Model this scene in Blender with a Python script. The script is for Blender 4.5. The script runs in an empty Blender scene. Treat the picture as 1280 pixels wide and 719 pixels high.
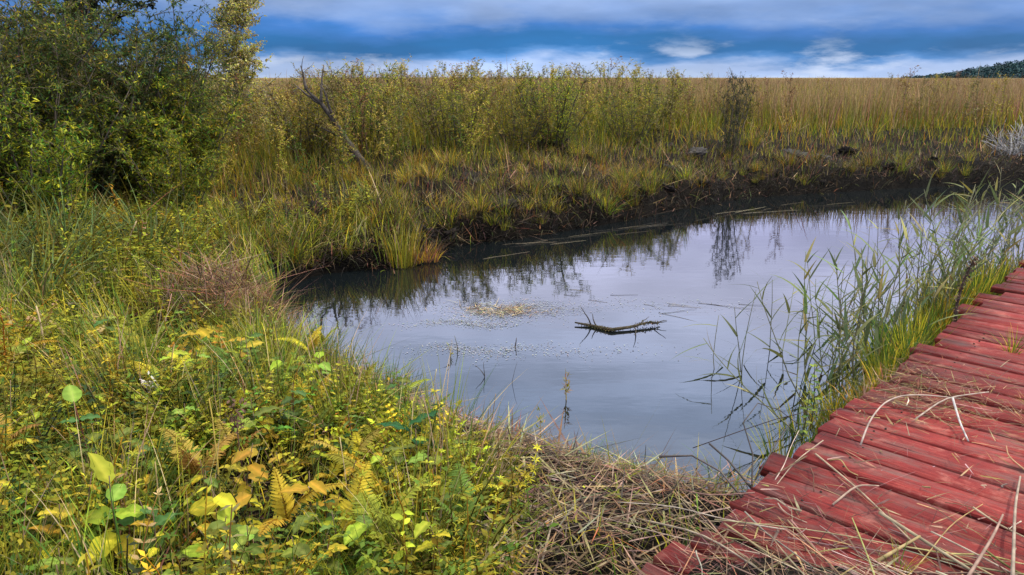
import bpy, math
import numpy as np
from mathutils import Vector, Matrix, Euler

R = math.radians
rng = np.random.default_rng(7)
scn = bpy.context.scene
COL = scn.collection

# ------------------------------------------------------------------ camera
cam_d = bpy.data.cameras.new('camera')
cam = bpy.data.objects.new('camera', cam_d)
COL.objects.link(cam)
cam.location = (0, 0, 1.9)
cam.rotation_euler = (R(90 - 15.3), 0, 0)
cam_d.sensor_width = 36
cam_d.lens = 27.0
cam_d.clip_start = 0.05
cam_d.clip_end = 5000
scn.camera = cam

# ------------------------------------------------------------------ sky and sun
SUN_EL, SUN_AZ = 48, 82          # azimuth measured clockwise from +Y (north)
W = bpy.data.worlds.new('World')
scn.world = W
W.use_nodes = True
nt = W.node_tree
nt.nodes.clear()
def wn(t, **k):
    n = nt.nodes.new(t)
    for a, b in k.items():
        setattr(n, a, b)
    return n
wout = wn('ShaderNodeOutputWorld')
sky = wn('ShaderNodeTexSky', sky_type='NISHITA')
sky.sun_disc = False
sky.sun_elevation = R(SUN_EL)
sky.sun_rotation = R(SUN_AZ)
bg1 = wn('ShaderNodeBackground'); bg1.inputs[1].default_value = 0.1
nt.links.new(sky.outputs[0], bg1.inputs[0])
tc = wn('ShaderNodeTexCoord')
mp = wn('ShaderNodeMapping'); mp.inputs['Scale'].default_value = (2.6, 2.6, 11)
nt.links.new(tc.outputs['Generated'], mp.inputs[0])
nz = wn('ShaderNodeTexNoise'); nz.inputs['Scale'].default_value = 1.6
nz.inputs['Detail'].default_value = 6; nz.inputs['Roughness'].default_value = .55
nt.links.new(mp.outputs[0], nz.inputs['Vector'])
sp = wn('ShaderNodeSeparateXYZ'); nt.links.new(tc.outputs['Generated'], sp.inputs[0])
a1 = wn('ShaderNodeMath', operation='MULTIPLY_ADD')
nt.links.new(nz.outputs[0], a1.inputs[0]); a1.inputs[1].default_value = .085; a1.inputs[2].default_value = -.0425
a2 = wn('ShaderNodeMath', operation='ADD')
nt.links.new(sp.outputs[2], a2.inputs[0]); nt.links.new(a1.outputs[0], a2.inputs[1])
a3 = wn('ShaderNodeMath', operation='POWER'); a3.use_clamp = True
ab = wn('ShaderNodeMath', operation='MAXIMUM'); ab.inputs[1].default_value = 0
nt.links.new(a2.outputs[0], ab.inputs[0])
nt.links.new(ab.outputs[0], a3.inputs[0]); a3.inputs[1].default_value = .5    # sqrt: more room near the horizon
rp = wn('ShaderNodeValToRGB')
el = rp.color_ramp.elements
def srgb(r, g, b, k=1):
    f = lambda c: ((c / 255 + .055) / 1.055) ** 2.4 if c > 10 else c / 255 / 12.92
    return (f(r) * k, f(g) * k, f(b) * k, 1)
stops = [(0.0, srgb(176, 196, 230)), (.115, srgb(156, 180, 222)), (.15, srgb(72, 128, 190)), (.175, srgb(16, 98, 160)),
         (.205, srgb(12, 96, 158)), (.24, srgb(50, 112, 186)), (.275, srgb(112, 144, 198)), (.33, srgb(146, 170, 214)),
         (.42, srgb(206, 208, 252, 1.5)), (.52, srgb(210, 214, 246, 1.9)), (.64, srgb(186, 206, 244, 2.15)), (.8, srgb(226, 228, 238, 2.1)), (1, srgb(246, 240, 230, 2.2))]
el[0].position, el[0].color = stops[0]
el[1].position, el[1].color = stops[-1]
for p_, c_ in stops[1:-1]:
    e_ = el.new(p_); e_.color = c_
nt.links.new(a3.outputs[0], rp.inputs[0])
# broad soft cloud texture over the whole dome
mp2 = wn('ShaderNodeMapping'); mp2.inputs['Scale'].default_value = (2.2, 2.2, 9)
nt.links.new(tc.outputs['Generated'], mp2.inputs[0])
nz2 = wn('ShaderNodeTexNoise'); nz2.inputs['Scale'].default_value = 2.2; nz2.inputs['Detail'].default_value = 7
nt.links.new(mp2.outputs[0], nz2.inputs['Vector'])
mr = wn('ShaderNodeMapRange'); mr.inputs[1].default_value = .3; mr.inputs[2].default_value = .7
mr.inputs[3].default_value = .72; mr.inputs[4].default_value = 1.22
nt.links.new(nz2.outputs[0], mr.inputs[0])
bg2 = wn('ShaderNodeBackground')
# heaped pale clouds low over the horizon, all the way round
mp3 = wn('ShaderNodeMapping'); mp3.inputs['Scale'].default_value = (5, 5, 19); nt.links.new(tc.outputs['Generated'], mp3.inputs[0])
nz3 = wn('ShaderNodeTexNoise'); nz3.inputs['Scale'].default_value = 1.5; nz3.inputs['Detail'].default_value = 8; nz3.inputs['Roughness'].default_value = .58
nt.links.new(mp3.outputs[0], nz3.inputs['Vector'])
pf = wn('ShaderNodeMapRange', interpolation_type='SMOOTHSTEP'); pf.inputs[1].default_value = .50; pf.inputs[2].default_value = .66; nt.links.new(nz3.outputs[0], pf.inputs[0])
pe = wn('ShaderNodeMapRange', interpolation_type='SMOOTHSTEP'); pe.inputs[1].default_value = .012; pe.inputs[2].default_value = .055; pe.inputs[3].default_value = .85; pe.inputs[4].default_value = .12; nt.links.new(sp.outputs[2], pe.inputs[0])
pm = wn('ShaderNodeMath', operation='MULTIPLY'); nt.links.new(pf.outputs[0], pm.inputs[0]); nt.links.new(pe.outputs[0], pm.inputs[1])
px_ = wn('ShaderNodeMix', data_type='RGBA'); nt.links.new(pm.outputs[0], px_.inputs['Factor']); nt.links.new(rp.outputs[0], px_.inputs['A']); px_.inputs['B'].default_value = srgb(190, 204, 230)
nt.links.new(px_.outputs['Result'], bg2.inputs[0]); nt.links.new(mr.outputs[0], bg2.inputs[1])
mxs = wn('ShaderNodeMixShader'); mxs.inputs[0].default_value = .93
nt.links.new(bg1.outputs[0], mxs.inputs[1]); nt.links.new(bg2.outputs[0], mxs.inputs[2])
nt.links.new(mxs.outputs[0], wout.inputs[0])

sun_d = bpy.data.lights.new('sun', 'SUN')
sun_d.energy = 3.3
sun_d.angle = R(2.5)
sun_d.color = (1, .92, .78)
sun = bpy.data.objects.new('sun', sun_d)
COL.objects.link(sun)
az, e0 = R(SUN_AZ), R(SUN_EL)
sdir = Vector((math.sin(az) * math.cos(e0), math.cos(az) * math.cos(e0), math.sin(e0)))
sun.rotation_euler = sdir.to_track_quat('Z', 'Y').to_euler()
sun.location = sdir * 50

vs = scn.view_settings
vs.view_transform = 'Standard'; vs.look = 'None'; vs.gamma = 1; vs.exposure = 0.4
vs.use_curve_mapping = False

# ------------------------------------------------------------------ noise, shore and ground height
_lat = rng.random((256, 256))
def vnoise(x, y):
    xi = np.floor(x).astype(int); yi = np.floor(y).astype(int)
    fx = x - xi; fy = y - yi
    fx = fx * fx * (3 - 2 * fx); fy = fy * fy * (3 - 2 * fy)
    g = lambda i, j: _lat[i % 256, j % 256]
    return (g(xi, yi) * (1 - fx) + g(xi + 1, yi) * fx) * (1 - fy) + (g(xi, yi + 1) * (1 - fx) + g(xi + 1, yi + 1) * fx) * fy
def fbm(x, y, o=4):
    s = 0; a = .5; t = 0
    for i in range(o):
        s = s + a * vnoise(x * 2 ** i + 17.3 * i, y * 2 ** i + 9.1 * i); t += a; a *= .5
    return s / t
def sm(a, b, x):
    t = np.clip((x - a) / (b - a), 0, 1)
    return t * t * (3 - 2 * t)

SHORE = np.array([(.93, 3.22), (.62, 3.32), (.40, 3.46), (.17, 3.67), (-.18, 3.86), (-.44, 4.11), (-.69, 4.40), (-1.02, 4.81),
    (-1.42, 5.03), (-1.66, 5.37), (-1.92, 6.17), (-2.17, 6.93), (-1.91, 7.45), (-1.38, 7.70), (-.86, 8.10), (-.85, 8.77), (0, 9.13),
    (1.29, 10.19), (2.51, 11.35), (3.99, 12.6), (6.56, 13.5), (9.84, 14.5), (13, 15.2), (22, 19), (24, 16.5), (15, 12.9), (10, 10.6),
    (7, 8.6), (5.0, 7.0), (3.75, 5.95), (2.75, 4.95), (1.95, 4.08), (1.45, 3.5), (1.12, 3.2)])
def sdist(x, y):
    x = np.asarray(x, float); y = np.asarray(y, float)
    d = np.full(x.shape, 1e9); ins = np.zeros(x.shape, bool)
    n = len(SHORE)
    for i in range(n):
        a = SHORE[i]; b = SHORE[(i + 1) % n]
        e = b - a
        t = np.clip(((x - a[0]) * e[0] + (y - a[1]) * e[1]) / (e @ e), 0, 1)
        d = np.minimum(d, np.hypot(x - a[0] - t * e[0], y - a[1] - t * e[1]))
        c = ((a[1] > y) != (b[1] > y))
        ins ^= c & (x < (b[0] - a[0]) * (y - a[1]) / (b[1] - a[1] + 1e-12) + a[0])
    d = d + (fbm(x * 3 + 3, y * 3, 3) - .5) * .22 * sm(3, 6, np.hypot(x, y))
    return np.where(ins, -d, d)
DO = np.array([.41, 2.19]); DT = R(-43.1)
def deckco(x, y):                      # x across the deck, y along it
    dx = np.asarray(x) - DO[0]; dy = np.asarray(y) - DO[1]
    return dx * math.cos(DT) + dy * math.sin(DT), -dx * math.sin(DT) + dy * math.cos(DT)
def height(x, y, s=None):
    x = np.asarray(x, float); y = np.asarray(y, float)
    if s is None:
        s = sdist(x, y)
    sp_ = np.maximum(s, 0)
    r = np.hypot(x, y)
    far = sm(6.8, 8.6, y) * sm(-3, -1, x + .25 * (y - 8))
    dx, dl = deckco(x, y)
    near = .26 * (1 - np.exp(-sp_ / .22)) + .22 * sm(.6, 3.5, sp_)
    fz = .30 * (1 - np.exp(-sp_ / .16)) + .42 * sm(.2, 4.5, sp_)
    z = near * (1 - far) + fz * far
    z = z + .10 * (fbm(x * .9, y * .9, 4) - .5) * sm(.1, 1, sp_) * 2 + .05 * (fbm(x * 4, y * 4, 3) - .5) * sm(0, .3, sp_) * 2
    z = z + .42 * far * (fbm(x * 1.3 + 5, y * 1.7, 4) - .45) * sm(.0, .4, sp_) * sm(6.5, 1.5, sp_)
    z = z + .12 * far * (fbm(x * 4.5, y * 4.5 + 9, 3) - .45) * sm(.0, .25, sp_) * sm(3.5, .8, sp_)
    z = np.where(r > 40, z * 1 + .35 * sm(40, 200, r), z)
    dw = sm(-.32, -.02, dx)            # sinks under and beside the boardwalk
    z = z * (1 - dw) + dw * (.10 + .04 * fbm(x * 5, y * 5, 2)) * sm(0, .12, sp_)
    return np.where(s < 0, np.maximum(-.6, .75 * s) - .01, np.maximum(z, .004 + .02 * np.minimum(sp_, 1)))

# ------------------------------------------------------------------ mesh helpers
class Acc:
    def __init__(s): s.V = []; s.T = []; s.C = []; s.n = 0
    def add(s, V, T, C):
        V = np.asarray(V, float).reshape(-1, 3); T = np.asarray(T, int).reshape(-1, 3)
        C = np.broadcast_to(np.asarray(C, float), V.shape)
        s.V.append(V); s.T.append(T + s.n); s.C.append(C); s.n += len(V); return s
    def get(s): return np.concatenate(s.V), np.concatenate(s.T), np.concatenate(s.C)
def to_mesh(name, acc, mat, smooth=False):
    V, T, C = acc.get() if isinstance(acc, Acc) else acc
    me = bpy.data.meshes.new(name)
    me.vertices.add(len(V)); me.vertices.foreach_set('co', V.astype(np.float32).ravel())
    me.loops.add(len(T) * 3); me.loops.foreach_set('vertex_index', T.astype(np.int32).ravel())
    me.polygons.add(len(T)); me.polygons.foreach_set('loop_start', np.arange(0, len(T) * 3, 3, dtype=np.int32))
    if smooth: me.polygons.foreach_set('use_smooth', np.ones(len(T), bool))
    at = me.color_attributes.new('Col', 'FLOAT_COLOR', 'POINT')
    at.data.foreach_set('color', np.hstack([C, np.ones((len(C), 1))]).astype(np.float32).ravel())
    me.update(calc_edges=True)
    me.materials.append(mat)
    return me
def link(name, me, parent=None, loc=(0, 0, 0), rot=(0, 0, 0), sc=1):
    o = bpy.data.objects.new(name, me); COL.objects.link(o)
    o.parent = parent; o.location = loc; o.rotation_euler = rot
    o.scale = (sc, sc, sc) if np.isscalar(sc) else sc
    return o
def tag(o, label=None, cat=None, group=None, kind=None):
    for k, v in (('label', label), ('category', cat), ('group', group), ('kind', kind)):
        if v: o[k] = v
    return o
def copy_tree(o, parent=None):
    c = o.copy(); COL.objects.link(c); c.parent = parent
    for ch in list(o.children): copy_tree(ch, c)
    return c
def pick(n, pal, jit=.18):
    c = np.array([p[0] for p in pal]); w = np.array([p[1] for p in pal], float); w /= w.sum()
    o = c[rng.choice(len(c), n, p=w)]
    return np.clip(o * (1 + jit * rng.standard_normal((n, 1))) * (1 + .5 * jit * rng.standard_normal((n, 3))), .004, .9)

def blades(acc, P, L, Wd, az, lean, curl, C, seg=3, twist=0, tipc=None):
    """curved tapering strips, one for each row of P"""
    P = np.asarray(P, float); n = len(P)
    L, Wd, az, lean, curl = [np.broadcast_to(np.asarray(q, float), (n,)) for q in (L, Wd, az, lean, curl)]
    h = np.stack([np.cos(az), np.sin(az), np.zeros(n)], 1)
    ta = az + math.pi / 2 + twist * rng.standard_normal(n)
    side = np.stack([np.cos(ta), np.sin(ta), np.zeros(n)], 1)
    pos = P.copy(); lev = []
    for i in range(seg + 1):
        s_ = i / seg
        if i < seg:
            w = Wd * (1 if i else .7) * (1 - s_ ** 1.6) * .5
            lev += [pos - side * w[:, None], pos + side * w[:, None]]
        else:
            lev += [pos]
        th = lean + curl * (s_ + .5 / seg)
        pos = pos + (h * np.sin(th)[:, None] + np.array([0, 0, 1.]) * np.cos(th)[:, None]) * (L / seg)[:, None]
    k = 2 * seg + 1
    V = np.stack(lev, 1)
    t = []
    for i in range(seg - 1):
        a = 2 * i; t += [(a, a + 1, a + 3), (a, a + 3, a + 2)]
    t.append((2 * seg - 2, 2 * seg - 1, 2 * seg))
    T = (np.array(t)[None] + (np.arange(n) * k)[:, None, None])
    C = np.broadcast_to(np.asarray(C, float), (n, 3))
    CC = np.repeat(C[:, None], k, 1).copy()
    if tipc is not None:
        f = np.array([i // 2 / seg for i in range(k)])[None, :, None] ** 2
        CC = CC * (1 - f) + np.asarray(tipc) * f
    return acc.add(V.reshape(-1, 3), T.reshape(-1, 3), CC.reshape(-1, 3))
def unit(v): return v / (np.linalg.norm(v, axis=-1, keepdims=True) + 1e-9)
def leaves(acc, P, D, L, Wd, C, fold=.25, droop=.2, fine=False, up=None):
    P = np.asarray(P, float); n = len(P); D = unit(np.asarray(D, float))
    L = np.broadcast_to(np.asarray(L, float), (n,))[:, None]; Wd = np.broadcast_to(np.asarray(Wd, float), (n,))[:, None] * .5
    if up is None:
        up = np.array([0, 0, 1.]) + .45 * rng.standard_normal((n, 3))
    S = unit(np.cross(D, up)); N = np.cross(S, D)
    at = lambda a, b, c: P + D * L * a + S * Wd * b + N * (c * Wd - droop * L * a * a)
    if fine:
        q = [at(0, 0, 0), at(.22, -.75, fold), at(.22, 0, 0), at(.22, .75, fold), at(.48, -1, fold), at(.48, 0, 0), at(.48, 1, fold),
             at(.77, -.62, fold), at(.77, 0, 0), at(.77, .62, fold), at(1, 0, 0)]
        t = [(0, 2, 1), (0, 3, 2)]
        for b in (1, 4): t += [(b, b + 1, b + 4), (b, b + 4, b + 3), (b + 1, b + 2, b + 5), (b + 1, b + 5, b + 4)]
        t += [(7, 8, 10), (8, 9, 10)]
    elif fine is None:                 # tiny leaflet: two triangles
        q = [at(0, 0, 0), at(.42, -1, fold), at(.42, 1, fold), at(1, 0, 0)]
        t = [(0, 2, 1), (1, 2, 3)]
    else:
        q = [at(0, 0, 0), at(.45, -1, fold), at(.45, 0, 0), at(.45, 1, fold), at(1, 0, 0)]
        t = [(0, 2, 1), (0, 3, 2), (1, 2, 4), (2, 3, 4)]
    k = len(q); V = np.stack(q, 1)
    T = np.array(t)[None] + (np.arange(n) * k)[:, None, None]
    CC = np.repeat(np.broadcast_to(np.asarray(C, float), (n, 3))[:, None], k, 1)
    return acc.add(V.reshape(-1, 3), T.reshape(-1, 3), CC.reshape(-1, 3))
def tube(acc, pts, rad, C, sides=5):
    pts = np.asarray(pts, float); m = len(pts)
    rad = np.broadcast_to(np.asarray(rad, float), (m,))
    tg = unit(np.gradient(pts, axis=0))
    ref = np.array([.31, .17, .93]) if abs(tg[0][2]) < .8 else np.array([1., .1, 0])
    A = unit(np.cross(tg, ref)); B = np.cross(tg, A)
    an = np.arange(sides) * 2 * math.pi / sides
    V = pts[:, None] + rad[:, None, None] * (A[:, None] * np.cos(an)[None, :, None] + B[:, None] * np.sin(an)[None, :, None])
    T = []
    for i in range(m - 1):
        for j in range(sides):
            a = i * sides + j; b = i * sides + (j + 1) % sides
            T += [(a, b, b + sides), (a, b + sides, a + sides)]
    for j in range(1, sides - 1):
        T += [(0, j + 1, j), ((m - 1) * sides, (m - 1) * sides + j, (m - 1) * sides + j + 1)]
    return acc.add(V.reshape(-1, 3), T, C)
def wander(p0, d, L, n, wob, grav=0):
    p = np.array(p0, float); d = unit(np.array(d, float)); out = [p.copy()]
    for i in range(n):
        d = unit(d + wob * rng.standard_normal(3) + np.array([0, 0, -grav]))
        p = p + d * L / n; out.append(p.copy())
    return np.array(out)
def stamp(acc, tpl, P, rz, sc, C=None, tilt=None, taz=None):
    V, T, C0 = tpl; n = len(P); k = len(V)
    rz, sc = [np.broadcast_to(np.asarray(q, float), (n,)) for q in (rz, sc)]
    c, s_ = np.cos(rz)[:, None], np.sin(rz)[:, None]
    X = V[None, :, 0] * c - V[None, :, 1] * s_; Y = V[None, :, 0] * s_ + V[None, :, 1] * c
    Z = np.broadcast_to(V[None, :, 2], X.shape)
    Q = np.stack([X, Y, Z], 2) * sc[:, None, None]
    if tilt is not None:
        ax, ay = np.cos(taz)[:, None], np.sin(taz)[:, None]; ct, st = np.cos(tilt)[:, None], np.sin(tilt)[:, None]
        u = Q[..., 0] * ax + Q[..., 1] * ay; v = -Q[..., 0] * ay + Q[..., 1] * ax; z = Q[..., 2]
        u, z = u * ct + z * st, -u * st + z * ct
        Q = np.stack([u * ax - v * ay, u * ay + v * ax, z], 2)
    Q = Q + np.asarray(P)[:, None]
    TT = T[None] + (np.arange(n) * k)[:, None, None]
    CC = np.broadcast_to(C0[None], Q.shape) * (1 if C is None else np.asarray(C)[:, None])
    return acc.add(Q.reshape(-1, 3), TT.reshape(-1, 3), np.clip(CC, .003, .9).reshape(-1, 3))
def polar(n, a0, a1, d0, d1, pw=0.):
    """points seen between two bearings (degrees from +Y), nearer ones denser; pw 0 = log-uniform distance"""
    a = R(1) * (a0 + (a1 - a0) * rng.random(n)); u = rng.random(n)
    d = d0 * (d1 / d0) ** u if pw == 0 else (d0 ** pw + (d1 ** pw - d0 ** pw) * u) ** (1 / pw)
    return np.sin(a) * d, np.cos(a) * d
def box(n, x0, x1, y0, y1): return x0 + (x1 - x0) * rng.random(n), y0 + (y1 - y0) * rng.random(n)
def on_deck(x, y, m=0):
    dx, _ = deckco(x, y); return (dx > -m) & (dx < 2.02 + m)

# ------------------------------------------------------------------ materials
def mat(name):
    m = bpy.data.materials.new(name); m.use_nodes = True
    n = m.node_tree.nodes; b = n['Principled BSDF']; return m, m.node_tree, b
def nn(t, ty, **k):
    n = t.nodes.new(ty)
    for a, b in k.items(): setattr(n, a, b)
    return n
def foliage(name, trans=.3, rough=.55, var=.3, hue=.03, nscale=7., spec=.3):
    m, t, b = mat(name); L = t.links.new
    at = nn(t, 'ShaderNodeAttribute', attribute_name='Col')
    oi = nn(t, 'ShaderNodeObjectInfo')
    tcn = nn(t, 'ShaderNodeTexCoord')
    no = nn(t, 'ShaderNodeTexNoise'); no.inputs['Scale'].default_value = nscale; no.inputs['Detail'].default_value = 4
    L(tcn.outputs['Object'], no.inputs['Vector'])
    r1 = nn(t, 'ShaderNodeMapRange'); r1.inputs[1].default_value = .3; r1.inputs[2].default_value = .7
    r1.inputs[3].default_value = 1 - var; r1.inputs[4].default_value = 1 + var
    L(no.outputs[0], r1.inputs[0])
    r2 = nn(t, 'ShaderNodeMapRange'); r2.inputs[3].default_value = .8; r2.inputs[4].default_value = 1.2
    L(oi.outputs['Random'], r2.inputs[0])
    mu = nn(t, 'ShaderNodeMath', operation='MULTIPLY'); L(r1.outputs[0], mu.inputs[0]); L(r2.outputs[0], mu.inputs[1])
    r3 = nn(t, 'ShaderNodeMapRange'); r3.inputs[3].default_value = .5 - hue; r3.inputs[4].default_value = .5 + hue
    L(oi.outputs['Random'], r3.inputs[0])
    hs = nn(t, 'ShaderNodeHueSaturation'); L(at.outputs['Color'], hs.inputs['Color']); L(mu.outputs[0], hs.inputs['Value']); L(r3.outputs[0], hs.inputs['Hue'])
    L(hs.outputs[0], b.inputs['Base Color']); b.inputs['Roughness'].default_value = rough
    b.inputs['Specular IOR Level'].default_value = spec
    if trans > 0:
        tr = nn(t, 'ShaderNodeBsdfTranslucent'); L(hs.outputs[0], tr.inputs[0])
        mx = nn(t, 'ShaderNodeMixShader'); mx.inputs[0].default_value = trans
        L(b.outputs[0], mx.inputs[1]); L(tr.outputs[0], mx.inputs[2])
        L(mx.outputs[0], t.nodes['Material Output'].inputs[0])
    return m
M_leaf = foliage('leaf', .38, .6, .3, .03, 7., .12)
M_grass = foliage('grass', .3, .6, .3, .03, 7., .14)
M_straw = foliage('dry_straw', .1, .7, .35, .015, 20, .15)
M_wood = foliage('bark', 0, .85, .45, .01, 30, .15)
M_plain = foliage('wet_stem', 0, .6, .3, .02, 25, .3)

def ground_mat():
    m, t, b = mat('peat_soil'); L = t.links.new
    tcn = nn(t, 'ShaderNodeTexCoord')
    n1 = nn(t, 'ShaderNodeTexNoise'); n1.inputs['Scale'].default_value = 1.7; n1.inputs['Detail'].default_value = 10; n1.inputs['Roughness'].default_value = .65
    n2 = nn(t, 'ShaderNodeTexNoise'); n2.inputs['Scale'].default_value = 22; n2.inputs['Detail'].default_value = 8; n2.inputs['Roughness'].default_value = .7
    L(tcn.outputs['Object'], n1.inputs['Vector']); L(tcn.outputs['Object'], n2.inputs['Vector'])
    r = nn(t, 'ShaderNodeValToRGB'); e = r.color_ramp.elements
    e[0].position = .36; e[0].color = (.004, .0035, .003, 1); e[1].position = .74; e[1].color = (.034, .024, .015, 1)
    x = e.new(.52); x.color = (.010, .0078, .0055, 1)
    mxn = nn(t, 'ShaderNodeMath', operation='MULTIPLY_ADD'); mxn.inputs[1].default_value = .5
    hh = nn(t, 'ShaderNodeMath', operation='MULTIPLY'); hh.inputs[1].default_value = .5
    L(n2.outputs[0], hh.inputs[0]); L(n1.outputs[0], mxn.inputs[0]); L(hh.outputs[0], mxn.inputs[2])
    L(mxn.outputs[0], r.inputs[0])
    bu = nn(t, 'ShaderNodeBump'); bu.inputs['Strength'].default_value = .9; bu.inputs['Distance'].default_value = .04
    L(n2.outputs[0], bu.inputs['Height']); L(bu.outputs[0], b.inputs['Normal'])
    b.inputs['Roughness'].default_value = .9; b.inputs['Specular IOR Level'].default_value = .08
    # beyond the modelled reeds the field takes the reeds' colour
    ge = nn(t, 'ShaderNodeVectorMath', operation='LENGTH'); L(tcn.outputs['Object'], ge.inputs[0])
    fr = nn(t, 'ShaderNodeMapRange'); fr.inputs[1].default_value = 60; fr.inputs[2].default_value = 140; L(ge.outputs['Value'], fr.inputs[0])
    mc = nn(t, 'ShaderNodeMix', data_type='RGBA'); L(fr.outputs[0], mc.inputs['Factor']); L(r.outputs[0], mc.inputs['A'])
    mc.inputs['B'].default_value = (.16, .12, .05, 1)
    sx = nn(t, 'ShaderNodeSeparateXYZ'); L(tcn.outputs['Object'], sx.inputs[0])
    wz = nn(t, 'ShaderNodeMath', operation='MULTIPLY_ADD'); wz.inputs[1].default_value = .3; L(n1.outputs[0], wz.inputs[0]); L(sx.outputs[2], wz.inputs[2])
    wr = nn(t, 'ShaderNodeMapRange'); wr.inputs[1].default_value = .20; wr.inputs[2].default_value = .50; wr.inputs[3].default_value = .30; wr.inputs[4].default_value = 1; L(wz.outputs[0], wr.inputs[0])
    hv = nn(t, 'ShaderNodeHueSaturation'); L(mc.outputs['Result'], hv.inputs['Color']); L(wr.outputs[0], hv.inputs['Value'])
    L(hv.outputs[0], b.inputs['Base Color'])
    return m
M_ground = ground_mat()

def water_mat():
    m, t, b = mat('still_water'); L = t.links.new
    tcn = nn(t, 'ShaderNodeTexCoord')
    mpn = nn(t, 'ShaderNodeMapping'); mpn.inputs['Scale'].default_value = (1, 2.2, 1); L(tcn.outputs['Object'], mpn.inputs[0])
    n1 = nn(t, 'ShaderNodeTexNoise'); n1.inputs['Scale'].default_value = 2.6; n1.inputs['Detail'].default_value = 3
    L(mpn.outputs[0], n1.inputs['Vector'])
    bu = nn(t, 'ShaderNodeBump'); bu.inputs['Strength'].default_value = .03; bu.inputs['Distance'].default_value = .03
    L(n1.outputs[0], bu.inputs['Height']); L(bu.outputs[0], b.inputs['Normal'])
    b.inputs['Base Color'].default_value = (.004, .006, .007, 1)
    b.inputs['Roughness'].default_value = .025
    b.inputs['IOR'].default_value = 1.85
    return m
M_water = water_mat()

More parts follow.
